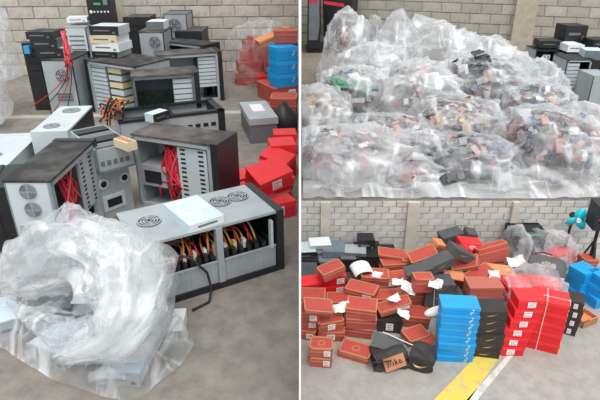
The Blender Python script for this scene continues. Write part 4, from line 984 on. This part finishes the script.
loose('terracotta', 'terracotta box wedged under the large tilted box', 481, 279, 3.72, .22, .14, .08, .3, (.0, -.4), 'c')
loose('terracotta', 'terracotta box with white label tipped beside it', 468, 268, 3.85, .22, .14, .08, -.3, (.3, -.5), 'l')
loose('red', 'red box with white print behind the terracotta tipped ones', 468, 247, 4.12, .2, .14, .07, .1, (.0, .15), 'c')
loose('charcoal', 'dark box on edge at the back of the heap', 451, 240, 4.3, .2, .14, .09, .2, (.0, -.2))
loose('charcoal', 'small dark box topmost at the back of the heap', 467, 238, 4.28, .1, .1, .09, .1, (.2, .3))
loose('terracotta', 'terracotta box on end above the charcoal stack', 421, 289, 3.5, .15, .1, .13, .1, (.0, .05))
loose('terracotta', 'terracotta box slanting in front of the bright lidded stack', 395, 308, 3.4, .26, .12, .05, .1, (.0, -.3), 'r')
loose('brown', 'orange flap of card near the printed stack', 455, 277, 3.7, .22, .1, .02, .1, (.2, .3))
loose('terracotta', 'terracotta lid slanted on the partition stack', 317, 309, 3.25, .22, .13, .05, .1, (.2, .2))
loose('terracotta', 'terracotta lid on the heap beside the crumpled cartons', 414, 337, 3.22, .2, .12, .05, .5, (.2, .1))
loose('terracotta', 'second terracotta lid beside the crumpled cartons', 426, 345, 3.16, .18, .11, .05, .6, (.15, .1))
loose('terracotta', 'terracotta box perched on the red third row', 332, 274, 3.7, .2, .13, .08, .4, (.0, -.2))
loose('terracotta', 'thin terracotta lid near the back computers', 392, 255, 4.15, .26, .14, .03, -.1, (.0, .1))
loose('charcoal', 'charcoal lid leaning beside the printed stack', 464, 298, 3.5, .18, .12, .02, .0, (.2, .75))
loose('brown', 'cream box with orange end near the heap top', 434, 250, 4.1, .1, .1, .1, .3, (.2, .4))
loose('terracotta', 'terracotta box by the wall beside the bags', 585, 268, 4.1, .12, .12, .12, .1, (.0, .05))
# crumpled papers on the heap
def paper(label, px, py, y, s, seed, m=paper_m):
    p = at_y(px, py, y); g = G(); nn = 9
    for q in (0, 1):
        for j in range(nn + 1):
            for i in range(nn + 1):
                a, b = i / nn * 2 - 1, j / nn * 2 - 1; g.v.append((a * s * .9, b * s * .6, s * (.55 * noise.noise(Vector((a * 1.1 + seed, b * 1.1, 2))) + .25 * abs(a + .3 * b)) - .003 * q))
    N_ = (nn + 1) ** 2
    for j in range(nn):
        for i in range(nn): q = j * (nn + 1) + i; g.f += [(q, q + 1, q + nn + 2, q + nn + 1), (N_ + q, N_ + q + nn + 1, N_ + q + nn + 2, N_ + q + 1)]
    g.m = [0] * len(g.f); r = thing('crumpled_paper', label, 'paper', p, R.uniform(-.6, .6), 'white papers on the heap', (R.uniform(.2, .7), R.uniform(-.4, .4))); g.build('sheet', m, r)
for i, (px, py, y, s, lb) in enumerate(((409, 288, 3.5, .07, 'crumpled white paper in the middle of the heap'), (398, 282, 3.55, .05, 'small white paper beside the middle one'), (436, 284, 3.42, .06, 'white paper slanting to the charcoal stack'),
    (493, 275, 3.6, .06, 'white paper under the orange brown lid'), (342, 308, 3.3, .07, 'white paper on the stack behind the lone pair'), (394, 299, 3.4, .05, 'white paper roll beside the terracotta slanting box'),
    (403, 314, 3.25, .055, 'white paper above the crumpled cartons'), (516, 262, 3.9, .08, 'white and silver paper beside the dark plastic bag'), (480, 250, 4.1, .05, 'white paper on the back row'), (436, 245, 4.15, .05, 'cream paper at the heap top'), (378, 275, 3.6, .05, 'white paper with black mark beside back computers'))):
    paper(lb, px, py, y, s, i * 3.1)
b = at_y(437, 311, 3.2); o = thing('foam_tray', 'long white foam piece sticking out beside the blue stack', 'foam', b, .1, None, (0, -.25)); V, Fc = ico(3); g = G(); g.v = [(v.x * .1, v.y * .04, v.z * .035) for v in V]; g.f = Fc; g.m = [0] * len(Fc); g.build('foam', paper_m, o, True); G().tube([(-.09, 0, 0), (.0, 0, .02)], .012, 6).build('ridge', paper_m, o)
a = at_y(432, 273, 3.45); tag(G().tube([at_y(435, 283, 3.49), at_y(434, 300, 3.48), at_y(433, 318, 3.47)], .003, 5).build('twine', rope_m), 'white twine hanging down the charcoal stack', 'twine')

# bags, pouch, rack, fan, speaker at the right of the lower bay
LB = 'plastic bags in the lower bay'
def lbag(label, px, pyt, y, rpx, ry, mt, seed, **kw):
    t = at_y(px, pyt, y); h = t.z - kw.get('fz', ZL); c = Vector((t.x, y + ry * .3, kw.pop('fz', ZL) + h * .45)); rx = rpx * depth(c) / F; fz = c.z - h * .45
    return bag(label, c, (rx, ry, h * .56), fz, seed, mt, LB, **kw), c
lbag('clear bag of red boxes under the wall by the fan', 553, 236, 4.15, 27, .22, film_low, 41, amp=.16, knot=(-.3, 0, 1), peak=.1)
for i, (px, py, y, yaw, tl) in enumerate(((545, 262, 4.2, .2, .1), (562, 256, 4.25, -.1, -.15), (553, 278, 4.1, .1, 0))):
    p = at_y(px, py, y); shoebox('red', 'red box inside the clear bag by the fan, %s' % ['nearest the grey pouch', 'highest', 'lowest'][i], (p.x, y, p.z - .04), yaw, (.2, .15, .1), LG, 'c', None, (0, tl))
lbag('clear bag covering the banded red stacks from behind', 538, 273, 3.6, 36, .18, film_low, 42, amp=.16)
for i, (px, yaw) in enumerate(((520, .2), (548, -.1))):
    p = at_y(px, 298, 3.5); shoebox('red', 'red box inside the clear bag behind the %s red stack' % ['leaning', 'banded'][i], (p.x, 3.62, p.z), yaw, (.24, .16, .09), LG)
lbag('dark clear bag standing behind the large tilted box', 521, 233, 4.2, 13, .15, film_low, 43, amp=.16, peak=.15)
p = at_y(547, 268, 3.75); r = thing('laptop_bag', 'dark grey pouch with pale smudged print leaning on clear bags', 'pouch', p, -.35, None, (.75, .15))
V, Fc = ico(4); g = G()
for v in V:
    q = [math.copysign(abs(t_) ** .45, t_) for t_ in v]; g.v.append((q[0] * .155, q[1] * .105, q[2] * .02 + .004 * noise.noise(v * 3)))
g.f = Fc; g.m = [0] * len(Fc); g.build('pouch_body', gry_card, r, True)
g = G()
for k in range(7): a_ = R.uniform(0, 6.3); g.cyl((.05 * math.cos(a_), .035 * math.sin(a_), .018), (0, 0, 1), R.uniform(.012, .028), .006, 9)
g.build('pale_print', print_m, r); G().tube([(-.12, .1, .01), (-.05, .125, .02), (.03, .12, .01)], .006, 5).build('handle', blk_c, r)
A = at_y(507, 244, 4.36); B = at_y(538, 244, 4.36); wd = B.x - A.x
r = thing('crate_rack', 'dark rack with green edged trays against the block wall', 'rack', ((A.x + B.x) / 2, 4.36, ZL), 0)
G().box(-wd / 2, wd / 2, .07, .09, .05, .39).build('back_panel', black, r)
for x in (-1, 1):
    for y in (-1, 1): G().box(x * wd / 2 - .008, x * wd / 2 + .008, y * .09 - .008, y * .09 + .008, 0, .38).build('post', black, r)
for k, z in enumerate((.08, .18, .27, .35)): G().box(-wd / 2 - .012, wd / 2 + .012, -.1, .1, z, z + .04).build('shelf', black, r)
G().box(-wd / 2 - .014, wd / 2 + .014, -.106, -.1, .36, .395).build('tray_lip', green_m, r)
# fan
p = at_y(579, 221, 4.2); r = thing('pedestal_fan', 'turquoise three bladed fan with white hub on a thin stand', 'fan', (p.x, 4.25, ZL), 0)
hz_ = p.z - ZL
G().tube([(0, .06, .015), (0, .06, hz_)], .012, 8).build('pole', black, r); G().cyl((0, .06, 0), (0, 0, 1), .11, .02, 20).build('base', black, r)
G().cyl((0, -.02, hz_), (0, 1, 0), .03, .1, 14).build('motor', black, r); G().cyl((0, -.05, hz_), (0, 1, 0), .022, .03, 14, 0, .02).build('hub', white_p, r)
for k in range(3):
    a_ = PI * .42 + k * 2 * PI / 3; g = G(); n_ = 8; up = []
    for i in range(n_ + 1):
        t = i / n_; rr_ = .018 + .098 * t; wdt = .045 * math.sin(PI * min(1, .18 + .78 * t)) + .012
        for s in (-1, 1): al = a_ + s * wdt / max(rr_, .04) * .9; up.append((rr_ * math.cos(al), -.03 + s * .014, hz_ + rr_ * math.sin(al)))
    nv = len(up); g.v = up + [(x, y + .005, z) for x, y, z in up]
    for i in range(n_):
        q = 2 * i; g.f += [(q, q + 1, q + 3, q + 2), (nv + q, nv + q + 2, nv + q + 3, nv + q + 1), (q, q + 2, nv + q + 2, nv + q), (q + 1, nv + q + 1, nv + q + 3, q + 3)]
    g.f += [(0, nv, nv + 1, 1), (2 * n_, 2 * n_ + 1, nv + 2 * n_ + 1, nv + 2 * n_)]; g.m = [0] * len(g.f)
    g.build('blade', turq, r, True)
# speaker on its stand
p = at_y(599, 229, 4.1); q = at_y(599, 205, 4.1); r = thing('loudspeaker', 'black loudspeaker on a tripod at the outer picture edge', 'speaker', (p.x + .02, 4.14, p.z), -.1); hs = q.z - p.z
G().box(-.085, .1, -.08, .1, 0, hs).build('cabinet', black, r); G().cyl((.0, -.08, hs * .4), (0, -1, 0), .05, .006, 20).build('cone', dark, r); G().box(-.06, -.02, -.086, -.08, hs * .42, hs * .47).build('badge', red_card, r)
r2 = thing('speaker_stand', 'black tripod stand under the loudspeaker', 'stand', (p.x + .02, 4.14, ZL), 0); hp = p.z - ZL
G().tube([(0, 0, .1), (0, 0, hp - .002)], .016, 8).build('pole', black, r2)
for k in range(3): a_ = 2.6 + k * 2.09; G().tube([(0, 0, hp * .75), (.13 * math.cos(a_), .13 * math.sin(a_), .008)], .01, 6).build('leg', black, r2)
# old computers behind the heap, near the partition
CB = 'computers against the lower wall'
def low_tower(label, a, b, y, dep, yaw=0., **kw):
    A = at_y(*a, y); B = at_y(*b, y); L = B.x - A.x; H = A.z - ZL
    tower(label, (Vector(((A.x + B.x) / 2, y + dep / 2, 0)), yaw, L, dep), H, ZL, opened=0, group=CB, **kw)
low_tower('grey computer case by the partition behind the red boxes', (296, 261), (318, 262), 4.05, .3, top=black, side=greyblue, front=-1)
low_tower('grey computer case second from the partition, lower wall row', (319, 262), (340, 262), 4.08, .3, top=greyblue, side=greyblue, front=1)
low_tower('dark computer case third from the partition, lower wall row', (341, 259), (360, 259), 4.08, .3, top=steel_dk, side=black)
low_tower('dark computer case beside the terracotta fourth row stack', (361, 257), (382, 257), 4.12, .28, top=black, side=black)
def low_box(label, px, py, y, w_, d_, h_, m, fm, yaw=0., tilt=(0., 0.)):
    p = at_y(px, py, y); drive(label, (Vector((p.x, y + d_ / 2, 0)), yaw, w_, d_), h_, p.z, m, fm, 'computer_unit', CB, tilt, 'computer part')
low_box('pale grey unit on the case nearest the partition', 306, 259, 4.12, .17, .2, .07, steel_pale, black, .1)
low_box('grey blue unit on the second case from the partition', 334, 257, 4.15, .2, .2, .06, greyblue, greyblue, -.05)
low_box('white unit behind the grey blue one', 320, 253, 4.2, .2, .16, .08, white_p, steel, .1)
low_box('black monitor like unit topmost on the back computers', 366, 251, 4.25, .15, .14, .12, black, black, .03)
low_box('flat grey unit in front of the topmost black one', 356, 256, 4.13, .2, .16, .03, steel, steel_dk, -.1)
low_box('flat pale unit at the wall between computers and heap', 388, 255, 4.3, .14, .12, .05, black, black)
p = at_y(362, 272, 3.85); r = thing('printer_shell', 'white curved plastic shell lying before the back computers', 'plastic shell', p, .3, None, (.2, .2)); g = G(); nn = 12
for j in range(nn + 1):
    for i in range(nn + 1):
        a_ = PI * (i / nn); rr_ = .1; g.v.append((rr_ * math.cos(a_), -.07 + .14 * j / nn, .075 * math.sin(a_)))
n0 = len(g.v); g.v += [(x * .88, y, z * .88) for x, y, z in g.v]
for j in range(nn):
    for i in range(nn): q = j * (nn + 1) + i; g.f += [(q, q + nn + 1, q + nn + 2, q + 1), (n0 + q, n0 + q + 1, n0 + q + nn + 2, n0 + q + nn + 1)]
for i in range(nn): g.f += [(i, i + 1, n0 + i + 1, n0 + i), (nn * (nn + 1) + i, n0 + nn * (nn + 1) + i, n0 + nn * (nn + 1) + i + 1, nn * (nn + 1) + i + 1)]
for j in range(nn): q = j * (nn + 1); g.f += [(q, n0 + q, n0 + q + nn + 1, q + nn + 1), (q + nn, q + 2 * nn + 1, n0 + q + 2 * nn + 1, n0 + q + nn)]
g.m = [0] * len(g.f); g.build('shell', white_p, r, True); G().box(-.03, .05, -.074, -.068, .02, .05).build('dark_slot', dark, r)
